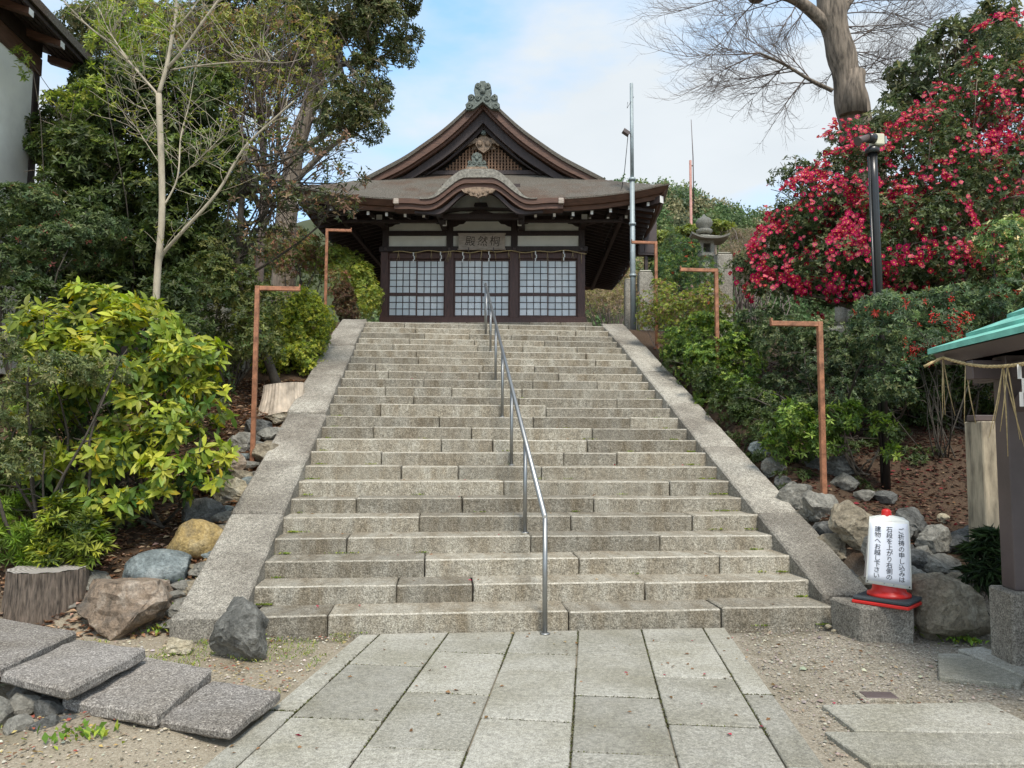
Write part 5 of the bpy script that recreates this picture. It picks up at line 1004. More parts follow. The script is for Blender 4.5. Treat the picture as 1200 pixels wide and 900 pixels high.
# ---- left side
tree('camphor_tree', 'tall camphor tree with dense fine foliage at top left overhanging the sky', (*at(330, 330, 15)[:2], 4.0), [at(335, 260, 15), at(345, 180, 15), at(370, 100, 15), at(390, 20, 15)], .35,
     [blob(440, 40, 14.5, 58, 48), blob(425, 105, 14.5, 42, 42), blob(400, 130, 14.3, 38, 40), blob(430, 150, 14.3, 24, 26), blob(340, 60, 15, 70, 60), blob(390, 10, 14.5, 80, 50), blob(250, 60, 16, 80, 60), blob(140, 40, 16, 80, 60), blob(455, -20, 14, 50, 40), blob(300, -20, 15, 90, 50)], 20000, 4, .115, .42, [(.042, .066, .024), (.065, .093, .034), (.095, .12, .05), (.13, .14, .07)], mat_='leaf', sub=22, subr=.26, fill=.2)
tree('evergreen_oak', 'dark glossy evergreen tree filling the left bank below the white hall', (*at(190, 400, 6.0)[:2], 2.4), [at(185, 330, 6.0), at(180, 250, 6), at(190, 150, 6)], .16,
     [blob(85, 175, 6.2, 50, 48), blob(165, 130, 6.4, 66, 66), blob(225, 130, 6.5, 60, 75), blob(110, 215, 5.8, 80, 62), blob(200, 225, 5.8, 72, 75), blob(250, 205, 6.3, 50, 60), blob(60, 260, 5.5, 70, 55), blob(170, 290, 5.6, 75, 50), blob(245, 300, 6.3, 45, 45), blob(150, 350, 6.0, 80, 50), blob(80, 330, 5.6, 70, 40), blob(95, 130, 6.9, 44, 34), blob(60, 165, 6.6, 40, 40), blob(110, 100, 7.2, 34, 30)], 13000, 6, .105, .36, [(.026, .046, .016), (.042, .07, .022), (.07, .11, .032), (.11, .16, .045)], wts=[3, 4, 3, 1.5], sub=24, subr=.28, fill=.32, up=.5)
bush('bamboo_shrub', 'tall feathery light green sprays in front of the white hall eaves', 'shrub', [blob(130, 60, 5.8, 30, 50), blob(160, 30, 6, 45, 40), blob(28, 75, 5.4, 12, 26), blob(110, 112, 5.5, 34, 24), blob(70, 118, 5.6, 30, 16)], 480, 5, .09, .3, [(.09, .15, .03), (.16, .24, .045), (.25, .32, .06)], base=(*at(110, 300, 5.5)[:2], 2.3), stems=9, stem_r=.012, sub=26, subr=.2)
bush('azalea_bush', 'grey-green small-leaved shrub at the left edge under the dark oak', 'shrub', [blob(30, 250, 4.4, 50, 45), blob(70, 290, 4.3, 60, 35), blob(20, 320, 4.2, 45, 40), blob(110, 265, 4.6, 40, 30)], 3400, 5, .06, .4, [(.035, .065, .028), (.06, .1, .04), (.1, .15, .06), (.25, .1, .08)], [4, 4, 3, .25], stems=8, sub=18, subr=.3)
# slender trees with dark limbs in front of the hall's left eave
sl_base = (*at(335, 385, 5.6)[:2], 2.35)
tree('camellia_tree', 'slender tree with dark forked trunk and sparse glossy leaves against the sky', sl_base, [at(342, 330, 5.6), at(283, 230, 5.7), at(286, 150, 5.8)] if False else [at(280, 330, 5.7), at(282, 250, 5.7), at(288, 170, 5.8)], .075,
     [blob(300, 225, 5.6, 45, 45), blob(345, 170, 5.5, 48, 36), blob(390, 175, 5.3, 36, 26), blob(340, 235, 5.4, 50, 30), blob(385, 240, 5.2, 50, 24), blob(290, 285, 5.4, 50, 35), blob(400, 205, 5.1, 40, 18), blob(330, 280, 5.5, 36, 30)], 700, 4, .085, .42, [(.03, .045, .022), (.05, .07, .03), (.08, .1, .035), (.15, .11, .07)], bark='barkdark', limbs=3, twigs=6, sub=30, subr=.2, fill=.25)
tree('yellowing_tree', 'thin tree with hazy yellow-green and brown leaves behind the pale forked tree', (*at(300, 380, 8.5)[:2], 3.4), [at(305, 300, 8.5), at(310, 200, 8.5), at(300, 80, 8.5)], .1,
     [blob(215, 30, 8.0, 55, 45), blob(280, 50, 8.2, 55, 50), blob(330, 30, 8.2, 50, 45), blob(300, 110, 8.2, 42, 40), blob(240, 100, 8, 45, 40), blob(275, 165, 8.3, 34, 45), blob(370, 60, 8.3, 40, 45), blob(340, 110, 8.3, 40, 34)], 2300, 4, .075, .4, [(.1, .13, .03), (.15, .19, .04), (.2, .23, .06), (.2, .15, .08), (.07, .1, .025)], bark='twig', limbs=4, twigs=10, sub=26, subr=.22, fill=.3)
# pale forked tree
def poly(mb, pts, Y, r0, r1, n=8):
    P = [at(px, py, Y+dy) for px, py, dy in pts]; Q = []; 
    for i in range(len(P)-1):
        for t in np.linspace(0, 1, 5, endpoint=False): 
            p0, p1, p2, p3 = P[max(i-1, 0)], P[i], P[i+1], P[min(i+2, len(P)-1)]; Q.append(.5*((2*p1)+(-p0+p2)*t+(2*p0-5*p1+4*p2-p3)*t*t+(-p0+3*p1-3*p2+p3)*t**3))
    Q.append(P[-1]); mb.tube(Q, [r0+(r1-r0)*i/(len(Q)-1) for i in range(len(Q))], n); return Q
Yp = 3.4; pb_ = gt(176, 520); base = at(182, 440, Yp); base[2] = float(T(base[0], Yp)); rt = root('pale_forked_tree', 'pale smooth-barked bare young tree with forked stems rising behind the yellow-leaved shrub', 'tree', tuple(base))
mb = MB(); P_tr = poly(mb, [(178, 470, .1), (184, 330, 0), (190, 240, 0), (186, 110, 0)], Yp, .046, .037, 12); mb.build('trunk', MT['barkpale'], rt, True)
main = [([(186, 110, 0), (196, 75, 0), (202, 40, .1), (207, 8, .2), (203, -30, .2)], .042, .026), ([(196, 80, 0), (215, 58, -.1), (236, 28, -.2), (262, -8, -.3), (275, -30, -.3)], .034, .02), ([(186, 112, 0), (165, 88, .1), (135, 55, .3), (105, 32, .5), (75, 2, .7)], .026, .014), ([(207, 32, .1), (220, 18, 0), (232, 0, 0), (240, -20, 0)], .022, .014),
        ([(187, 308, 0), (192, 296, -.02), (215, 270, -.2), (255, 225, -.3), (285, 175, -.4), (315, 145, -.5), (345, 118, -.6)], .04, .014), ([(193, 240, 0), (208, 208, 0), (212, 160, .2), (222, 120, .3), (232, 60, .5)], .02, .008), ([(200, 82, 0), (240, 76, -.3), (290, 72, -.5), (330, 74, -.7)], .016, .007), ([(150, 70, .1), (130, 40, .3), (118, 15, .5), (104, -15, .6)], .014, .006),
        ([(208, 210, 0), (235, 185, -.2), (262, 158, -.3)], .012, .005), ([(186, 190, 0), (160, 150, .3), (145, 130, .5)], .009, .004), ([(190, 160, 0), (160, 105, .3), (140, 70, .4)], .007, .003)]
tips = []; mbs = []
for pts, r0, r1 in main:
    mb = MB(); Q = poly(mb, pts, Yp, r0*.66, r1*.6, 8); mb.build('branch', MT['barkpale'], rt, True); tips.append(Q)
mb = MB(); TP = []
for Q in tips:
    for _ in range(26):
        q_ = Q[random.randint(3, len(Q)-1)]; d = rand_dir(1)[0]; d[1] *= .5; d[2] = abs(d[2])+.3; e = q_+nrm(d)*random.uniform(.25, .9); L_ = limb(mb, q_, e, .0045, .0015, 3, .08, 5); TP += L_[2:]
mb.build('twigs', MT['barkpale'], rt, True); TP = np.array(TP); TP = TP[rng.random(len(TP)) < .55]
PP, DD, NN, LL = rosettes(TP, np.tile([0, 0, 1.], (len(TP), 1)), 2, .07, .03); V, tri = leaf_arrays(PP, DD, NN, LL, LL*.38); tri_mesh('leaves', V, tri, pal([(.2, .26, .05), (.3, .32, .08), (.14, .2, .04)], len(PP)), MT['leaf'], rt)
# big yellow-green leaved shrub: rosettes of large leaves, the nearest 300 leaves are single objects
def aucuba():
    bl = [blob(105, 365, 2.0, 62, 42), blob(60, 400, 1.9, 58, 45), blob(160, 390, 1.7, 62, 48), blob(215, 425, 1.6, 55, 45), blob(235, 480, 1.6, 42, 42), blob(120, 440, 1.5, 70, 48), blob(60, 470, 1.6, 55, 50), blob(180, 500, 1.4, 60, 50), blob(120, 540, 1.3, 62, 42), blob(200, 560, 1.2, 52, 36), blob(245, 540, 1.4, 30, 34), blob(60, 560, 1.4, 40, 40), blob(130, 590, 1.1, 45, 26)]
    base = at(150, 600, 1.7); base[2] = float(T(base[0], 1.7)); rt = root('yellow_leaf_shrub', 'large shrub with big glossy yellow-green leaves on the left bank', 'shrub', tuple(base)); mb = MB()
    for c, r in bl:
        s0 = base+np.array([rng.uniform(-.5, .5), rng.uniform(-.2, .2), 0]); q_ = limb(mb, s0, c, .018, .008, 6, .05)
        for _ in range(5): limb(mb, q_[random.randint(2, 5)], c+rand_dir(1)[0]*r*.9, .008, .004, 4, .08, 4)
    mb.build('stems', MT['barkdark'], rt, True)
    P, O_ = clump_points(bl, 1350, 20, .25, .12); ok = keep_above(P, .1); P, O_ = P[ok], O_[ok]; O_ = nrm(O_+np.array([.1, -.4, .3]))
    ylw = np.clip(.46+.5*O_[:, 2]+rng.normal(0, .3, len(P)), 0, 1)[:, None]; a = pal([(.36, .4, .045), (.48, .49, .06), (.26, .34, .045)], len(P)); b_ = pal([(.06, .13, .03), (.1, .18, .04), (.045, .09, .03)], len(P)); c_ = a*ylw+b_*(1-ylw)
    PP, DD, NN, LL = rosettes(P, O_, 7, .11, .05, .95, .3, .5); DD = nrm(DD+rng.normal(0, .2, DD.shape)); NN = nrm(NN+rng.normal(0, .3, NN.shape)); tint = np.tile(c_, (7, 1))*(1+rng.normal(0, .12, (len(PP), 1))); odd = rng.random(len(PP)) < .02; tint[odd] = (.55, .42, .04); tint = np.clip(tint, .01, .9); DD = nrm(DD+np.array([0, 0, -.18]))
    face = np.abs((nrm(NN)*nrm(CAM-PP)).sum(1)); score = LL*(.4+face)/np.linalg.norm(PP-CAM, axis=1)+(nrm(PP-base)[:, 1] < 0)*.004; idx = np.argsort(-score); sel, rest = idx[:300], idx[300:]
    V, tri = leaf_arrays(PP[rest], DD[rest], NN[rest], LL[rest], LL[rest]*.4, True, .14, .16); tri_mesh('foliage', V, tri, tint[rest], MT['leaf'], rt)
    # five shared leaf meshes in different tints
    prot = []
    for k in range(6):
        V, tri = leaf_arrays(np.zeros((1, 3)), np.array([[0, 1., 0]]), np.array([[0, 0, 1.]]), np.array([1.]), np.array([.4]), True, .14, .1+.03*k); o = tri_mesh('leaf', V, tri, np.array([[(.34, .4, .045), (.48, .49, .07), (.24, .33, .045), (.12, .2, .04), (.3, .37, .05), (.4, .44, .05)][k]]), MT['leaf'], None, None, False); prot.append(o.data); bpy.data.objects.remove(o)
    pc = np.array([(.34, .4, .045), (.48, .49, .07), (.24, .33, .045), (.12, .2, .04), (.3, .37, .05), (.4, .44, .05)])
    for i in sel:
        D = nrm(DD[i]); n_ = NN[i]-D*NN[i].dot(D); n_ = nrm(n_); s_ = np.cross(D, n_); k = int(np.argmin(((pc-tint[i])**2).sum(1))); o = bpy.data.objects.new('leaf', prot[k]); col.objects.link(o); o.parent = rt
        Mx = Matrix(((s_[0]*LL[i], D[0]*LL[i], n_[0]*LL[i], PP[i][0]-base[0]), (s_[1]*LL[i], D[1]*LL[i], n_[1]*LL[i], PP[i][1]-base[1]), (s_[2]*LL[i], D[2]*LL[i], n_[2]*LL[i], PP[i][2]-base[2]), (0, 0, 0, 1))); o.matrix_local = Mx
aucuba()
bush('grey_green_shrub', 'fine-leaved dull green shrub growing through the yellow-leaved one at the left edge', 'shrub', [blob(60, 440, .9, 60, 30), blob(120, 435, .9, 40, 22), blob(20, 480, .9, 40, 40), blob(30, 540, .8, 36, 40), blob(10, 410, 1.2, 20, 26)], 1300, 5, .045, .38, [(.05, .08, .03), (.085, .12, .045), (.14, .17, .07)], stems=8, sub=22, subr=.26)
bush('pieris_shrub', 'low shrub with whorls of narrow pointed leaves behind the tree stump', 'shrub', [blob(85, 620, .75, 34, 40), blob(62, 645, .7, 22, 24), blob(108, 640, .7, 20, 26)], 260, 11, .1, .2, [(.07, .12, .02), (.13, .19, .03), (.2, .26, .04), (.04, .07, .02)], stems=7, stem_r=.01, up=.8, big=False, sub=16)
bush('fern_clump', 'feathery green ferns low at the left edge', 'fern', [blob(15, 630, .9, 34, 26), blob(45, 655, .75, 22, 16), blob(0, 600, 1.2, 30, 20)], 240, 14, .09, .13, [(.1, .19, .02), (.16, .27, .035), (.07, .13, .025)], stems=5, stem_r=.005, sub=14)
bush('undergrowth_bush', 'dark shaded undergrowth leaves beneath the yellow-leaved shrub', 'shrub', [blob(60, 590, 1.9, 70, 40), blob(10, 560, 2.2, 50, 60), blob(140, 610, 1.8, 40, 25), blob(30, 500, 2.6, 60, 60), blob(120, 480, 3, 80, 80), blob(220, 430, 3.2, 50, 70), blob(200, 360, 4.2, 60, 50), blob(60, 370, 4.2, 60, 50)], 2600, 5, .085, .4, G_dark, stems=10)
# bushes beside the steps
bush('round_azalea', 'clipped round yellow-green bush beside the steps behind the front L-pole', 'bush', [blob(350, 385, 6.7, 44, 52), blob(332, 405, 6.6, 38, 50), blob(368, 375, 7.0, 28, 38), blob(345, 425, 6.4, 42, 34), blob(310, 400, 6.8, 30, 50)], 12000, 5, .04, .45, [(.06, .1, .018), (.11, .17, .025), (.2, .27, .035), (.3, .36, .05)], stems=10, sub=60, subr=.2, fill=.1, var=.12)
bush('understory_camellia', 'olive green loose shrub left of the round clipped bush', 'shrub', [blob(285, 350, 5.2, 50, 40), blob(250, 330, 5.2, 35, 35), blob(300, 400, 4.8, 36, 36), blob(265, 400, 5.2, 30, 40), blob(240, 300, 6, 40, 30)], 2600, 5, .065, .42, [(.04, .07, .02), (.07, .1, .03), (.12, .15, .045)], stems=9)
bush('brown_round_bush', 'small dome-shaped reddish brown bush at the top left of the steps', 'bush', [blob(405, 355, 10.6, 16, 25), blob(402, 342, 10.6, 14, 14), blob(408, 366, 10.4, 15, 16)], 2600, 5, .035, .45, [(.06, .04, .025), (.1, .065, .035), (.07, .075, .03)], stems=6, sub=30, subr=.22)
bush('far_green_bush', 'light green bush against the left side of the hall', 'bush', [blob(432, 352, 11.5, 18, 24), blob(425, 330, 12, 18, 22), blob(410, 320, 12.5, 22, 22), blob(395, 308, 13, 26, 20)], 2600, 5, .055, .45, [(.1, .16, .03), (.17, .24, .045), (.25, .3, .06)], stems=6, sub=24)
bush('reddish_far_bush', 'feathery green and dull pink shrub under the left eave of the hall', 'bush', [blob(355, 290, 13.5, 22, 20), blob(375, 305, 13, 24, 24), blob(345, 310, 13, 26, 26), blob(395, 335, 11.5, 18, 26), blob(325, 300, 13, 30, 30)], 2600, 4, .065, .4, [(.07, .11, .03), (.12, .16, .04), (.2, .1, .07), (.17, .15, .06)], stems=8, sub=24)
bush('far_hedge', 'row of mixed evergreen shrubs closing the precinct behind the left trees', 'hedge', [blob(x, 300+10*math.sin(x), 18, 60, 55) for x in range(-260, 400, 60)], 4600, 5, .13, .42, [(.04, .07, .02), (.07, .1, .03), (.12, .16, .04), (.1, .09, .04)], base=(-12, 18, ZP), stems=14, sub=20)
bush('winter_thicket', 'tangled brown bare shrubs on the slope behind the right side of the hall', 'thicket', [blob(705, 352, 24, 30, 20), blob(725, 340, 26, 36, 26), blob(690, 340, 26, 24, 24), blob(760, 330, 26, 30, 30), blob(660, 330, 27, 50, 25)], 5000, 4, .14, .18, [(.22, .19, .13), (.3, .26, .18), (.16, .17, .07), (.2, .24, .08)], base=(*at(715, 372, 24)[:2], ZP), stems=40, stem_r=.03, bark='twig', sub=26)

# ---- right side
def camellia():
    bl = [blob(1150, 130, 4.6, 60, 60), blob(1090, 190, 4.4, 70, 60), blob(1010, 220, 4.6, 70, 50), blob(960, 250, 4.8, 55, 55), blob(920, 300, 5.0, 45, 40), blob(890, 315, 5.2, 38, 28), blob(990, 310, 4.4, 70, 45), blob(1060, 280, 4.0, 80, 60), blob(1150, 230, 4.0, 80, 70), blob(1180, 60, 5.0, 50, 40), blob(1230, 150, 4.4, 80, 90), blob(930, 210, 5.0, 30, 30), blob(1110, 320, 3.8, 80, 40), blob(1000, 170, 5, 45, 30), blob(1250, 280, 4, 90, 80), blob(1120, 250, 5.4, 90, 90), blob(1000, 270, 5.6, 80, 60), blob(1180, 200, 5.4, 80, 90), blob(1080, 150, 5.6, 60, 50), blob(940, 290, 5.6, 60, 45), blob(1170, 330, 4.6, 80, 60), blob(1000, 345, 4.6, 70, 26), blob(920, 340, 5.0, 50, 20), blob(1070, 340, 4.4, 60, 30)]
    base = at(1075, 560, 5.6); base[2] = float(T(base[0], 5.6)); P0_ = base
    rt = root('camellia', 'huge sasanqua camellia covered with crimson pink flowers on the right', 'camellia', tuple(base)); mb = MB()
    top_ = P0_+np.array([0, -.3, 1.2]); limb(mb, P0_-np.array([0, 0, .2]), top_, .13, .1, 10, .04)
    for c, r in bl:
        q_ = limb(mb, top_+rand_dir(1)[0]*.1, c, .06, .02, 7, .07)
        for _ in range(6): limb(mb, q_[random.randint(2, 5)], c+rand_dir(1)[0]*r*.9, .015, .005, 4, .1, 4)
    mb.build('limbs', MT['bark'], rt, True)
    foliage('foliage', rt, bl, 24000, 5, .058, .45, [(.02, .038, .014), (.032, .056, .02), (.055, .085, .03), (.1, .13, .055)], sub=26, subr=.27, fill=.15)
    # flowers
    P, O_ = clump_points(bl, 2500, 26, .3, .02); clus = P[rng.integers(0, len(P), 760)]; j = rng.integers(0, len(clus), 10500); Pf = clus[j]+rng.normal(0, .095, (10500, 3)); 
    ctr = np.array([b[0] for b in bl]); rad = np.array([b[1] for b in bl]); q = ((Pf[:, None]-ctr[None])/rad[None]); dd = np.linalg.norm(q, axis=2); near = dd.argmin(1); out0 = nrm(q[np.arange(len(Pf)), near]); kp = ((out0*nrm(CAM-Pf)).sum(1) > -.1); Pf, q, dd, near = Pf[kp], q[kp], dd[kp], near[kp]; out = nrm(q[np.arange(len(Pf)), near]); Pf = ctr[near]+out*rad[near]*np.clip(dd[np.arange(len(Pf)), near], .97, 1.1)[:, None]
    Of = nrm(out*.6+np.array([-.15, -.55, .2])+rng.normal(0, .35, (len(Pf), 3)))
    def flower_arr(Pc, Ox, S_, tint):
        n = len(Pc); h = nrm(np.cross(Ox, rand_dir(n))); g = np.cross(Ox, h); PP, DD, NN, TT = [], [], [], []
        for i in range(7):
            a = 2*math.pi*i/7+rng.uniform(-.2, .2, n); rd = h*np.cos(a)[:, None]+g*np.sin(a)[:, None]; PP.append(Pc); DD.append(nrm(rd+Ox*rng.uniform(.05, .6, (n, 1)))); NN.append(nrm(Ox-rd*.4)); TT.append(tint*(1+rng.normal(0, .14, (n, 1))))
        V1, tri = leaf_arrays(np.concatenate(PP), np.concatenate(DD), np.concatenate(NN), np.tile(S_, 7), np.tile(S_, 7)*.85, False, .1, .12); t1 = np.concatenate(TT)
        PP, DD, NN = [], [], []
        for i in range(3):
            a = 2*math.pi*i/3; rd = h*math.cos(a)+g*math.sin(a); PP.append(Pc+Ox*S_[:, None]*.12-rd*S_[:, None]*.15); DD.append(rd+Ox*.3); NN.append(Ox)
        V2, _ = leaf_arrays(np.concatenate(PP), np.concatenate(DD), np.concatenate(NN), np.tile(S_, 3)*.42, np.tile(S_, 3)*.35, False, .1, 0); t2 = np.tile([[.75, .5, .12]], (3*n, 1))
        return np.concatenate([V1, V2]), tri, np.clip(np.concatenate([t1, t2]), .01, .95)
    tints = np.array([(.44, .008, .06), (.54, .025, .12), (.32, .004, .03), (.66, .14, .2)])
    dist = np.linalg.norm(Pf-CAM, axis=1); vis = (Of*nrm(CAM-Pf)).sum(1); X = Pf-CAM; inside = np.abs(X.dot(Rv)/X.dot(Fv)) < .66; sc_ = np.where(inside, 1, 0)*(.4+vis)/dist; idx = np.argsort(-sc_); sel, rest = idx[:300], idx[300:]
    V, tri, tt = flower_arr(Pf[rest], Of[rest], rng.uniform(.03, .05, len(rest)), tints[rng.choice(4, len(rest), p=[.37, .28, .15, .2])]); tri_mesh('blossoms', V, tri, tt, MT['petal'], rt)
    prot = []
    for k in range(8): V, tri, tt = flower_arr(np.zeros((1, 3)), np.array([[0, 0, 1.]]), np.array([1.]), tints[[k % 4]]); o = tri_mesh('flower', V, tri, tt, MT['petal'], None, None, False); prot.append(o.data); bpy.data.objects.remove(o)
    for i in sel:
        o = obj('flower', prot[rng.choice(8, p=[.22, .18, .07, .05, .2, .16, .07, .05])], rt, tuple(Pf[i]-base), Vector(Of[i]).to_track_quat('Z', 'Y').to_euler(), float(rng.uniform(.036, .058)))
camellia()
# big bare tree
def bare_tree():
    Y = 9.5; base = at(1020, 200, Y); base[2] = ZP-.3; base[1] += 0; rt = root('bare_tree', 'big pollarded bare tree leaning left above the camellia with fans of fine twigs', 'tree', tuple(base)); mb = MB()
    Pt = [(1035, 330), (1022, 240), (1004, 150), (990, 80), (975, 20), (968, -40)]; P = [at(x, y, Y) for x, y in Pt]; Q = []; rr = []
    Rr = [.5, .45, .38, .3, .3, .3]
    for i in range(len(P)-1):
        for t in np.linspace(0, 1, 6, endpoint=False): Q.append(P[i]+(P[i+1]-P[i])*t); rr.append((Rr[i]+(Rr[i+1]-Rr[i])*t)*(1+.07*math.sin(len(Q)*1.3)))
    MB().tube(Q, rr, 18).build('trunk', MT['bark'], rt, True)
    MB().tube([at(1000, 135, Y-.2), at(1001, 105, Y-.25), at(1004, 84, Y-.25)], [.3, .22, .19], 12).build('cut_stub', MT['bark'], rt, True)
    def ext(mb, pts, dy, r0, r1): return poly(mb, [(x, y, dy*k) for k, (x, y) in enumerate(pts)], Y, r0, r1, 9)
    mb = MB(); L1 = ext(mb, [(978, 40), (950, 12), (925, -4), (890, -10)], -.1, .15, .1); mb.build('limb', MT['bark'], rt, True)
    mb = MB(); L2 = ext(mb, [(978, 30), (990, 5), (1010, -20)], .1, .16, .12); mb.build('limb', MT['bark'], rt, True)
    MB().lathe([(.16, 0), (.2, .06), (.2, .16), (.1, .24)], tuple(at(887, 0, Y-.3)-base), 10).build('burl', MT['bark'], rt)
    mb = MB(); L3 = ext(mb, [(975, 106), (950, 94), (920, 76), (890, 62)], -.12, .05, .022); mb.build('limb', MT['bark'], rt, True)
    tw = MB()
    def fan(p, d, L, r, depth):
        seg = 6; pts = [p]; cur = p.copy(); dd = d.copy()
        for i in range(seg):
            dd = nrm(dd+rng.normal(0, .07, 3)+np.array([0, 0, .035 if depth else -.01])); cur = cur+dd*L/seg; pts.append(cur)
        tw.tube(pts, [r*(1-.75*i/seg) for i in range(seg+1)], 3 if depth else 5, cap=False)
        if depth < 3:
            for i in range(1, seg+1):
                for _ in range(1 if depth else 2):
                    if rng.random() < (.9 if depth < 2 else .62):
                        e = nrm(dd+rand_dir(1)[0]*.75*np.array([1, .6, 1])+np.array([0, 0, .1])); fan(pts[i], e, L*rng.uniform(.42, .68), r*.5, depth+1)
    e1, u1 = Rv, np.array([0, 0, 1.])
    for q_, dx, dz, L in [(L3[4], -.9, .1, 1.7), (L3[7], -.9, .35, 2.0), (L3[9], -1, -.25, 2.0), (L3[11], -.9, .5, 1.8), (L3[-1], -1, .1, 2.1), (L3[-1], -.9, -.45, 1.8), (L3[6], -.6, -.6, 1.5), (L3[5], -.6, .75, 1.5),
                          (L1[-1], -1, -.2, 2.4), (L1[-1], -.8, .3, 2.2), (L1[-2], -.7, -.6, 2.2), (L1[8], -.5, -.7, 1.6), (L1[10], -.9, -.35, 2.0), (L1[6], -.5, -.8, 1.4),
                          (Q[20], .8, .4, 1.8), (Q[18], .85, .15, 1.6), (Q[22], .9, .1, 2.2), (Q[24], .9, .45, 2.4), (L2[-1], .9, .1, 2.6), (L2[-2], .95, -.15, 2.4), (Q[16], .9, .35, 1.5), (Q[21], .7, -.3, 1.5), (Q[19], -.5, -.5, 1.0), (Q[23], .8, -.1, 2.0), (Q[20], .9, -.1, 1.6), (Q[25], .85, .2, 2.4), (Q[17], .9, .1, 1.3), (L1[9], -.6, .5, 1.8), (L3[8], -.9, 0, 1.9), (L3[10], -.7, -.7, 1.3)]:
        d = nrm(e1*dx+u1*dz+np.array([0, rng.uniform(-.35, .35), 0])); fan(np.array(q_), d, L*(.74 if dx < 0 else .9), .018, 0)
    tw.build('twigs', MT['twig'], rt, True, kind='stuff')
bare_tree()
tree('loquat_tree', 'dark large-leaved evergreen tree at the top right behind the camellia', (*at(1120, 260, 7.5)[:2], 3.2), [at(1115, 180, 7.5), at(1110, 90, 7.5)], .16,
     [blob(1070, 95, 7, 40, 32), blob(1110, 60, 7, 48, 34), blob(1150, 40, 7.2, 45, 30), blob(1060, 130, 7.2, 45, 35), blob(1120, 120, 7.3, 60, 45), blob(1030, 155, 7, 34, 24), blob(1165, 15, 7, 36, 18)], 1000, 6, .15, .33, [(.05, .075, .035), (.085, .115, .055), (.14, .17, .09), (.04, .06, .03)], sub=30, subr=.22, fill=.15, up=.1, droop=.3)
tree('olive_round_tree', 'rounded olive-yellow tree crown at the far right top edge', (*at(1215, 260, 14)[:2], 4.0), [at(1212, 180, 14), at(1210, 100, 14)], .2, [blob(1200, 60, 14, 36, 30), blob(1235, 90, 14, 50, 50), blob(1195, 90, 14, 30, 26)], 2400, 4, .11, .45, [(.12, .14, .04), (.18, .19, .05), (.09, .11, .035)], sub=30)
tree('far_evergreen', 'row-end bushy evergreen behind the stone lantern', (*at(790, 330, 14)[:2], 4.0), [at(792, 300, 14), at(795, 285, 14)], .08, [blob(790, 298, 13.6, 26, 20), blob(780, 310, 13.4, 24, 20), blob(808, 310, 13.6, 20, 18), blob(790, 280, 14, 12, 9)], 2000, 5, .06, .35, [(.03, .065, .03), (.05, .095, .04), (.09, .14, .045)], sub=26)
tree('light_green_tree', 'light green rounded tree beyond the lantern at the foot of the hill', (*at(838, 280, 30)[:2], 4.0), [at(838, 272, 30)], .12, [blob(838, 268, 30, 20, 10), blob(808, 272, 31, 16, 10), blob(775, 285, 30, 26, 14)], 2600, 4, .17, .5, [(.13, .18, .04), (.17, .22, .05), (.09, .13, .035)], sub=26)
bush('grey_bare_thicket', 'grey and straw-coloured bare shrubs between the lantern and the camellia', 'thicket', [blob(872, 278, 26, 22, 10), blob(900, 285, 24, 26, 14), blob(862, 298, 16, 22, 16), blob(880, 315, 14, 24, 24)], 3000, 3, .15, .1, [(.2, .19, .14), (.26, .24, .17), (.15, .17, .09)], base=(*at(870, 330, 16)[:2], ZP), stems=60, stem_r=.02, bark='twig', sub=26)
bush('nandina_far', 'green shrub with a few red berries beside the farthest L-pole', 'shrub', [blob(800, 300, 9.6, 26, 22), blob(785, 320, 9.0, 24, 24), blob(820, 325, 8.8, 26, 24), blob(815, 350, 8.2, 24, 20)], 2200, 5, .055, .3, [(.03, .07, .03), (.06, .12, .045), (.13, .2, .05), (.45, .04, .03)], [4, 4, 3, .15], stems=7)
bush('twiggy_azalea', 'yellow-green twiggy shrub at the top right of the steps', 'shrub', [blob(775, 352, 7.4, 28, 26), blob(800, 370, 6.8, 32, 26), blob(762, 375, 7.6, 18, 20), blob(830, 360, 6.9, 30, 26), blob(790, 395, 6.6, 24, 20)], 3000, 5, .04, .42, [(.07, .11, .025), (.13, .19, .035), (.2, .26, .05), (.16, .12, .07)], bark='twig', stems=22, stem_r=.012, sub=26)
bush('shade_shrub', 'dark low shrub filling the slope beside the lower right cheek wall', 'shrub', [blob(900, 510, 3.2, 36, 34), blob(870, 500, 3.8, 30, 28), blob(940, 540, 2.7, 40, 24), blob(1000, 540, 2.9, 40, 26), blob(860, 470, 4.0, 30, 30), blob(830, 450, 4.8, 28, 26), blob(800, 420, 5.8, 26, 24), blob(1080, 500, 3.6, 40, 20), blob(1040, 520, 3.0, 30, 24), blob(1120, 470, 4.0, 40, 20), blob(930, 565, 2.2, 30, 16), blob(1075, 540, 2.6, 30, 18), blob(900, 530, 2.8, 26, 22), blob(1000, 575, 2.0, 26, 14)], 5200, 5, .05, .4, G_dark, stems=8)
bush('green_privet', 'leafy mid-green shrub overhanging the middle of the right cheek wall', 'shrub', [blob(835, 395, 5.6, 42, 34), blob(860, 430, 5.0, 46, 42), blob(825, 430, 5.4, 36, 36), blob(880, 475, 4.2, 36, 32), blob(845, 465, 4.7, 34, 30), blob(800, 405, 6.0, 30, 26), blob(870, 400, 5.4, 36, 28)], 6500, 5, .05, .42, [(.035, .075, .018), (.06, .12, .025), (.1, .18, .035), (.16, .25, .045)], stems=12, sub=30, subr=.26)
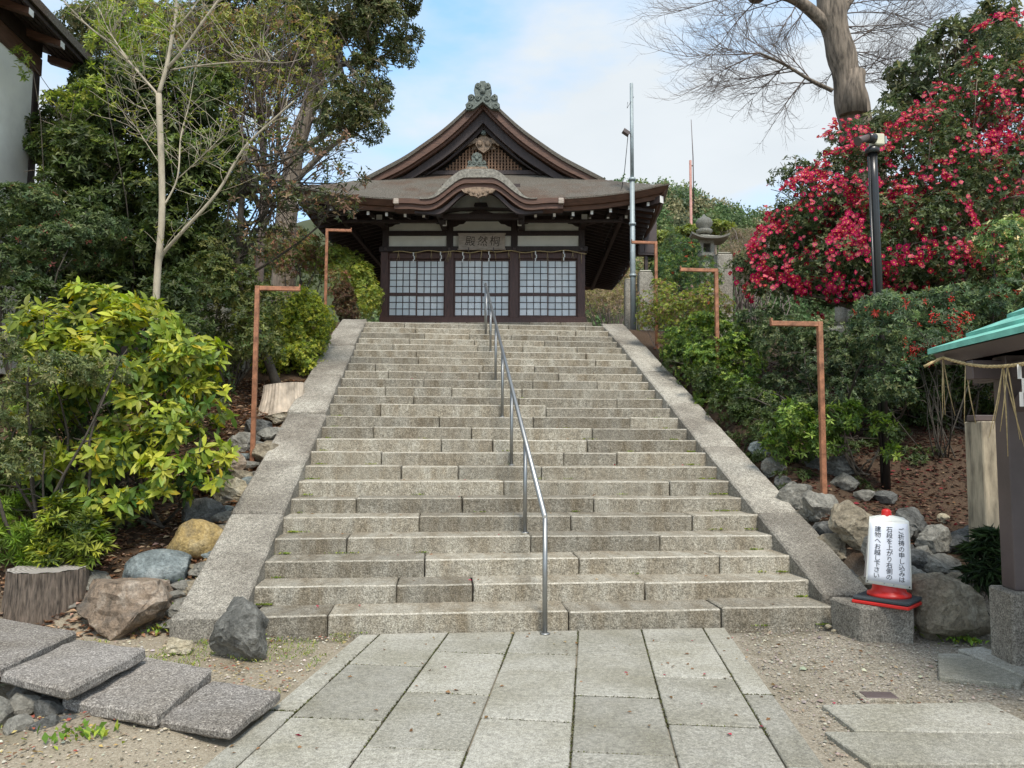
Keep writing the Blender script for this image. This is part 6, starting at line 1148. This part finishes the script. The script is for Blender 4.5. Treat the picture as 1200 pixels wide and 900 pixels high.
bush('dark_camellia_bush', 'dark green glossy shrub under the red camellia behind the nearest right L-pole', 'shrub', [blob(920, 400, 4.3, 46, 34), blob(965, 420, 3.9, 50, 42), blob(1010, 430, 3.6, 50, 46), blob(1040, 390, 3.6, 50, 40), blob(930, 450, 4.2, 40, 34), blob(1080, 430, 3.4, 44, 44), blob(890, 380, 5, 36, 24), blob(1000, 470, 3.0, 50, 34), blob(1045, 450, 1.4, 30, 36), blob(1030, 400, 1.5, 34, 34), blob(890, 490, 4.0, 40, 34), blob(940, 490, 3.4, 44, 30)], 8500, 5, .05, .42, [(.022, .045, .02), (.038, .07, .026), (.065, .1, .045), (.1, .14, .06)], stems=12, sub=30, subr=.26)
bush('overhanging_sapling', 'bright green low shrub crossing the nearest right L-pole', 'shrub', [blob(930, 500, 2.3, 40, 34), blob(985, 490, 1.9, 34, 24), blob(960, 520, 2.1, 34, 20), blob(915, 525, 2.4, 24, 22), blob(1035, 500, 1.9, 16, 18), blob(1045, 530, 1.8, 10, 14)], 620, 6, .075, .36, [(.05, .1, .02), (.09, .17, .03), (.15, .24, .045), (.04, .08, .02)], base=(*at(1010, 590, 2.3)[:2], float(T(at(1010, 590, 2.3)[0], 2.3))), bark='bark', stems=8, stem_r=.014, sub=22, subr=.25)
bush('nandina', 'nandina with red berries and feathery leaves left of the green copper roof', 'shrub', [blob(1080, 370, 2.9, 60, 30), blob(1130, 360, 2.8, 60, 26), blob(1035, 368, 1.5, 40, 24), blob(1110, 400, 2.6, 44, 34), blob(1060, 400, 2.9, 44, 30), blob(1180, 350, 2.4, 40, 22), blob(1075, 410, 2.4, 44, 26)], 3600, 6, .06, .28, [(.035, .07, .035), (.07, .12, .06), (.12, .19, .08), (.3, .05, .04)], [4, 4, 3, .25], stem_r=.009, stems=12, sub=28)
def berries(label, spots):
    c0 = at(*spots[0][:2], spots[0][2]); rt = root('berry_cluster', label, 'berries', tuple(c0)); V = MB(); 
    for px, py, Y, r, n in spots:
        c = at(px, py, Y); s = mpp(c)
        for _ in range(n):
            p = c+rng.normal(0, 1, 3)*np.array([r, r*.7, r*1.2])*s*.5; V.lathe([(.003, -.009), (.009, -.004), (.009, .004), (.003, .009)], tuple(p), 5)
    V.build('berries', plain('berry_red', (.5, .012, .01), rough=.3, var=.1, bump=0), rt, True, kind='stuff')
berries('hanging bunches of scarlet nandina berries left of the green copper roof', [(1120, 378, 2.3, 12, 90), (1125, 392, 2.3, 10, 60), (1072, 412, 2.3, 8, 60), (1085, 408, 2.3, 8, 60), (1095, 372, 2.4, 7, 30), (1060, 400, 2.4, 6, 25), (1135, 370, 2.3, 6, 25), (1115, 350, 2.4, 5, 15)])
bush('pale_flowered_shrub', 'shrub with clusters of pale yellow flowers at the right edge above the pavilion', 'shrub', [blob(1175, 285, 2.6, 34, 30), blob(1195, 330, 2.5, 34, 30), blob(1215, 290, 2.6, 30, 40)], 1500, 6, .055, .34, [(.05, .1, .04), (.09, .16, .06), (.14, .22, .07), (.62, .55, .28)], [4, 4, 3, 1.6], stems=6, sub=26)
bush('shaded_undergrowth', 'deep green shaded shrubs on the slope below the nandina', 'shrub', [blob(1100, 455, 3.6, 50, 30), blob(1170, 430, 3.4, 50, 40), blob(1030, 480, 4.2, 40, 34), blob(1150, 480, 4.5, 60, 24), blob(1230, 450, 3.6, 60, 60), blob(1180, 380, 3.4, 60, 40), blob(1060, 470, 3.2, 40, 26), blob(1110, 430, 3.0, 40, 26)], 5000, 5, .065, .4, G_dark, stems=12)
bush('strap_leaf_plant', 'dark strap-leaved clump between the concrete pillar and the granite foot', 'plant', [blob(1160, 652, -.1, 20, 30), blob(1175, 670, -.2, 14, 22), blob(1148, 668, -.1, 12, 18)], 90, 9, .15, .12, [(.02, .04, .018), (.035, .065, .025)], stems=4, stem_r=.005, up=.9, droop=.3)
def ferns(spots, label):
    P0_ = gt(*spots[0][:2]); rt = root('fern', label, 'fern', tuple(P0_)); V_, T2 = [], []
    for px, py, k, L in spots:
        c = gt(px, py); 
        for i in range(k):
            a = 2*math.pi*i/k+rng.uniform(-.3, .3); d = np.array([math.cos(a), math.sin(a), .6]); m_ = 14; t = np.linspace(.1, 1, m_)[:, None]; spine = c+d*L*t+np.array([0, 0, -L*.6])*t**2+np.array([0, 0, .03]); sd_ = nrm(np.cross(d, (0, 0, 1.)))
            for sg in (-1, 1):
                V, tri = leaf_arrays(spine, np.tile(nrm(sd_*sg+d*.4), (m_, 1)), np.tile([0, 0, 1.], (m_, 1)), L*.32*(1-t[:, 0]*.8), L*.07, False, .05, .1); V_.append(V); T2.append(pal([(.06, .13, .025), (.1, .2, .035)], m_))
    tri_mesh('fronds', np.concatenate(V_), tri, np.concatenate(T2), MT['leafmatt'], rt)
ferns([(1075, 690, 7, .16)], 'small green fern growing between rocks right of the cone')
ferns([(1128, 670, 7, .14)], 'small fern in front of the dark white-patched rock')
ferns([(1085, 640, 5, .1)], 'tiny ivy-like fern below the dark rounded boulder')
ferns([(1185, 705, 6, .16)], 'fern beside the granite foot of the pavilion post')

# ---- ground cover: fallen leaves, weeds, pebbles, grass
def scatter(name, label, cat, P, L, ratio, cols, mt, flat=True, wts=None, tilt=.35, lift_=.004, fold=.2):
    n = len(P); a = rng.uniform(0, 2*math.pi, n); D = np.stack([np.cos(a), np.sin(a), rng.normal(0, .12 if flat else .2, n)], 1)
    if not flat: D[:, 2] = rng.uniform(.5, 1.6, n)
    Nn = nrm(np.array([0, 0, 1.])+rng.normal(0, tilt, (n, 3))); LL = L*rng.uniform(.6, 1.35, n); V, tri = leaf_arrays(P+np.array([0, 0, lift_]), D, Nn, LL, LL*ratio, False, fold, .05)
    o = tri_mesh(name, V, tri, pal(cols, n, wts), MT[mt], None); tag(o, label, cat); return o
def region(n, x0, x1, y0, y1, f=None, dz=0):
    P = np.stack([rng.uniform(x0, x1, n), rng.uniform(y0, y1, n)], 1); 
    if f is not None: P = P[f(P[:, 0], P[:, 1])]
    return np.column_stack([P, T(P[:, 0], P[:, 1])+dz])
brown = [(.2, .1, .05), (.32, .19, .11), (.12, .06, .035), (.42, .3, .2)]
nz_ = lambda x, y, s, o: np.array([noise.noise(Vector((a*s, b*s, o))) for a, b in zip(x, y)])
scatter('leaf_litter', 'brown fallen leaves covering the soil of the left bank', 'leaf litter', region(16000, -6.5, -3.04, .05, 6), .075, .42, brown, 'litter')
scatter('leaf_litter', 'reddish fallen leaves, darkened for tree shade, on the slope behind the right rocks', 'leaf litter', region(14000, 3.0, 8, .7, 7), .065, .45, [(.09, .035, .028), (.14, .065, .045), (.05, .022, .016), (.26, .03, .04), (.19, .12, .08)], 'litter', wts=[4, 3, 4, .5, 1.2])  # litter tints darkened to stand in for tree shade on this slope
pu = lambda x, y: x*pe[0]+y*pe[1]
offpath = lambda x, y: (pu(x, y) < rails_[0]-.03) | (pu(x, y) > rails_[-1]+.03)
scatter('fallen_leaves', 'small red and brown leaf fragments on the sandy ground at the lower left', 'fallen leaves', region(3500, -5.2, -1.6, -3.6, 0, lambda x, y: offpath(x, y) & (nz_(x, y, 1.1, 2) > -.05)), .028, .5, [(.3, .09, .06), (.25, .16, .09), (.4, .3, .12)], 'litter')
scatter('moss_grass', 'sparse bright green grass and moss round the upright dark stone and path edge', 'grass', region(14000, -4.5, -1.2, -2.2, .05, lambda x, y: offpath(x, y) & (nz_(x, y, 1.6, 5) > .16) | (np.hypot(x+2.15, y+.45) < .34) & (rng.random(len(x)) < .9)), .028, .22, [(.12, .2, .03), (.22, .3, .05), (.32, .33, .08)], 'leafmatt', False)
def pebbles(name, label, n, x0, x1, y0, y1, f, cols, s=.011):
    P = region(n, x0, x1, y0, y1, f); n = len(P); o8 = np.array([(1, 0, 0), (-1, 0, 0), (0, 1, 0), (0, -1, 0), (0, 0, .7), (0, 0, -.5)], float); tri = np.array([(0, 2, 4), (2, 1, 4), (1, 3, 4), (3, 0, 4)]); sz = s*rng.lognormal(0, .45, (n, 1, 1)); a = rng.uniform(0, 6.28, n); c_, s_ = np.cos(a), np.sin(a)
    V = np.tile(o8, (n, 1, 1)); x = V[:, :, 0]*1.3; y = V[:, :, 1]; V = np.stack([x*c_[:, None]-y*s_[:, None], x*s_[:, None]+y*c_[:, None], V[:, :, 2]], 2)*sz*rng.uniform(.7, 1.2, (n, 6, 1))+P[:, None]; V[:, :, 2] -= .008
    o = tri_mesh(name, V, tri, pal(cols, n, var=.2), MT['pebble'], None); tag(o, label, 'gravel')
pebbles('gravel', 'fine tan gravel between the path and the right bank', 30000, .8, 6.5, -5, .0, lambda x, y: offpath(x, y) & (x > 1) & (y < -.02+0*x), [(.2, .18, .15), (.28, .25, .2), (.38, .35, .29), (.25, .2, .14)], .0055)
pebbles('grit', 'sandy grit and small stones on the ground left of the path', 18000, -6, -.9, -4.5, .0, lambda x, y: offpath(x, y) & (x < 0), [(.3, .24, .17), (.42, .36, .26), (.2, .16, .11), (.5, .46, .38)], .005)
# moss in the path joints, weeds at the foot of risers
J = []
for u in rails_[1:-1]:
    t = rng.uniform(-6, vtop(u), 1500); ok = nz_(t, t*0+u, 1.4, 1) > -.12; t = t[ok]; w = pe[None]*(u+rng.normal(0, .004, len(t)))[:, None]+pf[None]*t[:, None]; J.append(np.column_stack([w, np.full(len(t), -.012)]))
for i, cc in enumerate(cuts):
    for c in cc:
        v_ = puv(*c)[1]; t = rng.uniform(rails_[i], rails_[i+1], 160); w = pe[None]*t[:, None]+pf[None]*(v_+rng.normal(0, .004, len(t)))[:, None]; J.append(np.column_stack([w, np.full(len(t), -.012)]))
scatter('joint_moss', 'moss and tiny weeds growing in the joints of the granite path', 'moss', np.concatenate(J), .015, .5, [(.07, .075, .03), (.12, .135, .04), (.06, .05, .03)], 'leafmatt', False)
Wd_ = []
for k in range(1, 22):
    y = (k-1)*TREAD-.012; z = (k-1)*RISE+.004
    for _ in range(7 if k < 12 else 3):
        x = rng.choice([rng.uniform(-2.4, 2.4), 2.42, 2.3, -2.4]); m_ = rng.integers(6, 24); Wd_.append(np.column_stack([x+rng.normal(0, .035, m_), y+rng.uniform(-.015, .004, m_), np.full(m_, z)]))
scatter('step_weeds', 'tiny yellow-green weeds growing where treads meet risers', 'weeds', np.concatenate(Wd_), .022, .5, [(.22, .3, .04), (.35, .4, .07), (.12, .2, .03)], 'leafmatt', False)
Pw = np.concatenate([gt(x, y)+rng.normal(0, 1, (60, 3))*np.array([.09, .06, .012]) for x, y in [(1085, 738), (1110, 745), (1130, 752), (1100, 730), (190, 712), (182, 690), (196, 680), (190, 738), (95, 862), (935, 620), (925, 600), (950, 640), (905, 580)]])
scatter('ground_weeds', 'little green weeds at the feet of the rocks', 'weeds', Pw, .05, .5, [(.12, .22, .03), (.2, .32, .05), (.3, .36, .05)], 'leafmatt', False)

Pp = np.concatenate([region(420, 2.9, 6.5, .3, 5), np.column_stack([rng.uniform(-2.3, 2.6, 120), rng.uniform(-2.4, -.05, 120), np.full(120, .006)]), np.column_stack([(k_ := rng.integers(1, 20, 140), rng.uniform(-2.4, 2.4, 140))[1], (k_-1)*TREAD+rng.uniform(.05, .34, 140), k_*RISE+.008])])
scatter('fallen_petals', 'a few crimson petals and dead leaves lying on the path, steps and slope', 'petals', Pp, .034, .6, [(.4, .03, .07), (.25, .14, .07), (.18, .1, .05), (.32, .24, .12)], 'litter', wts=[1, 2, 2, 1.5])
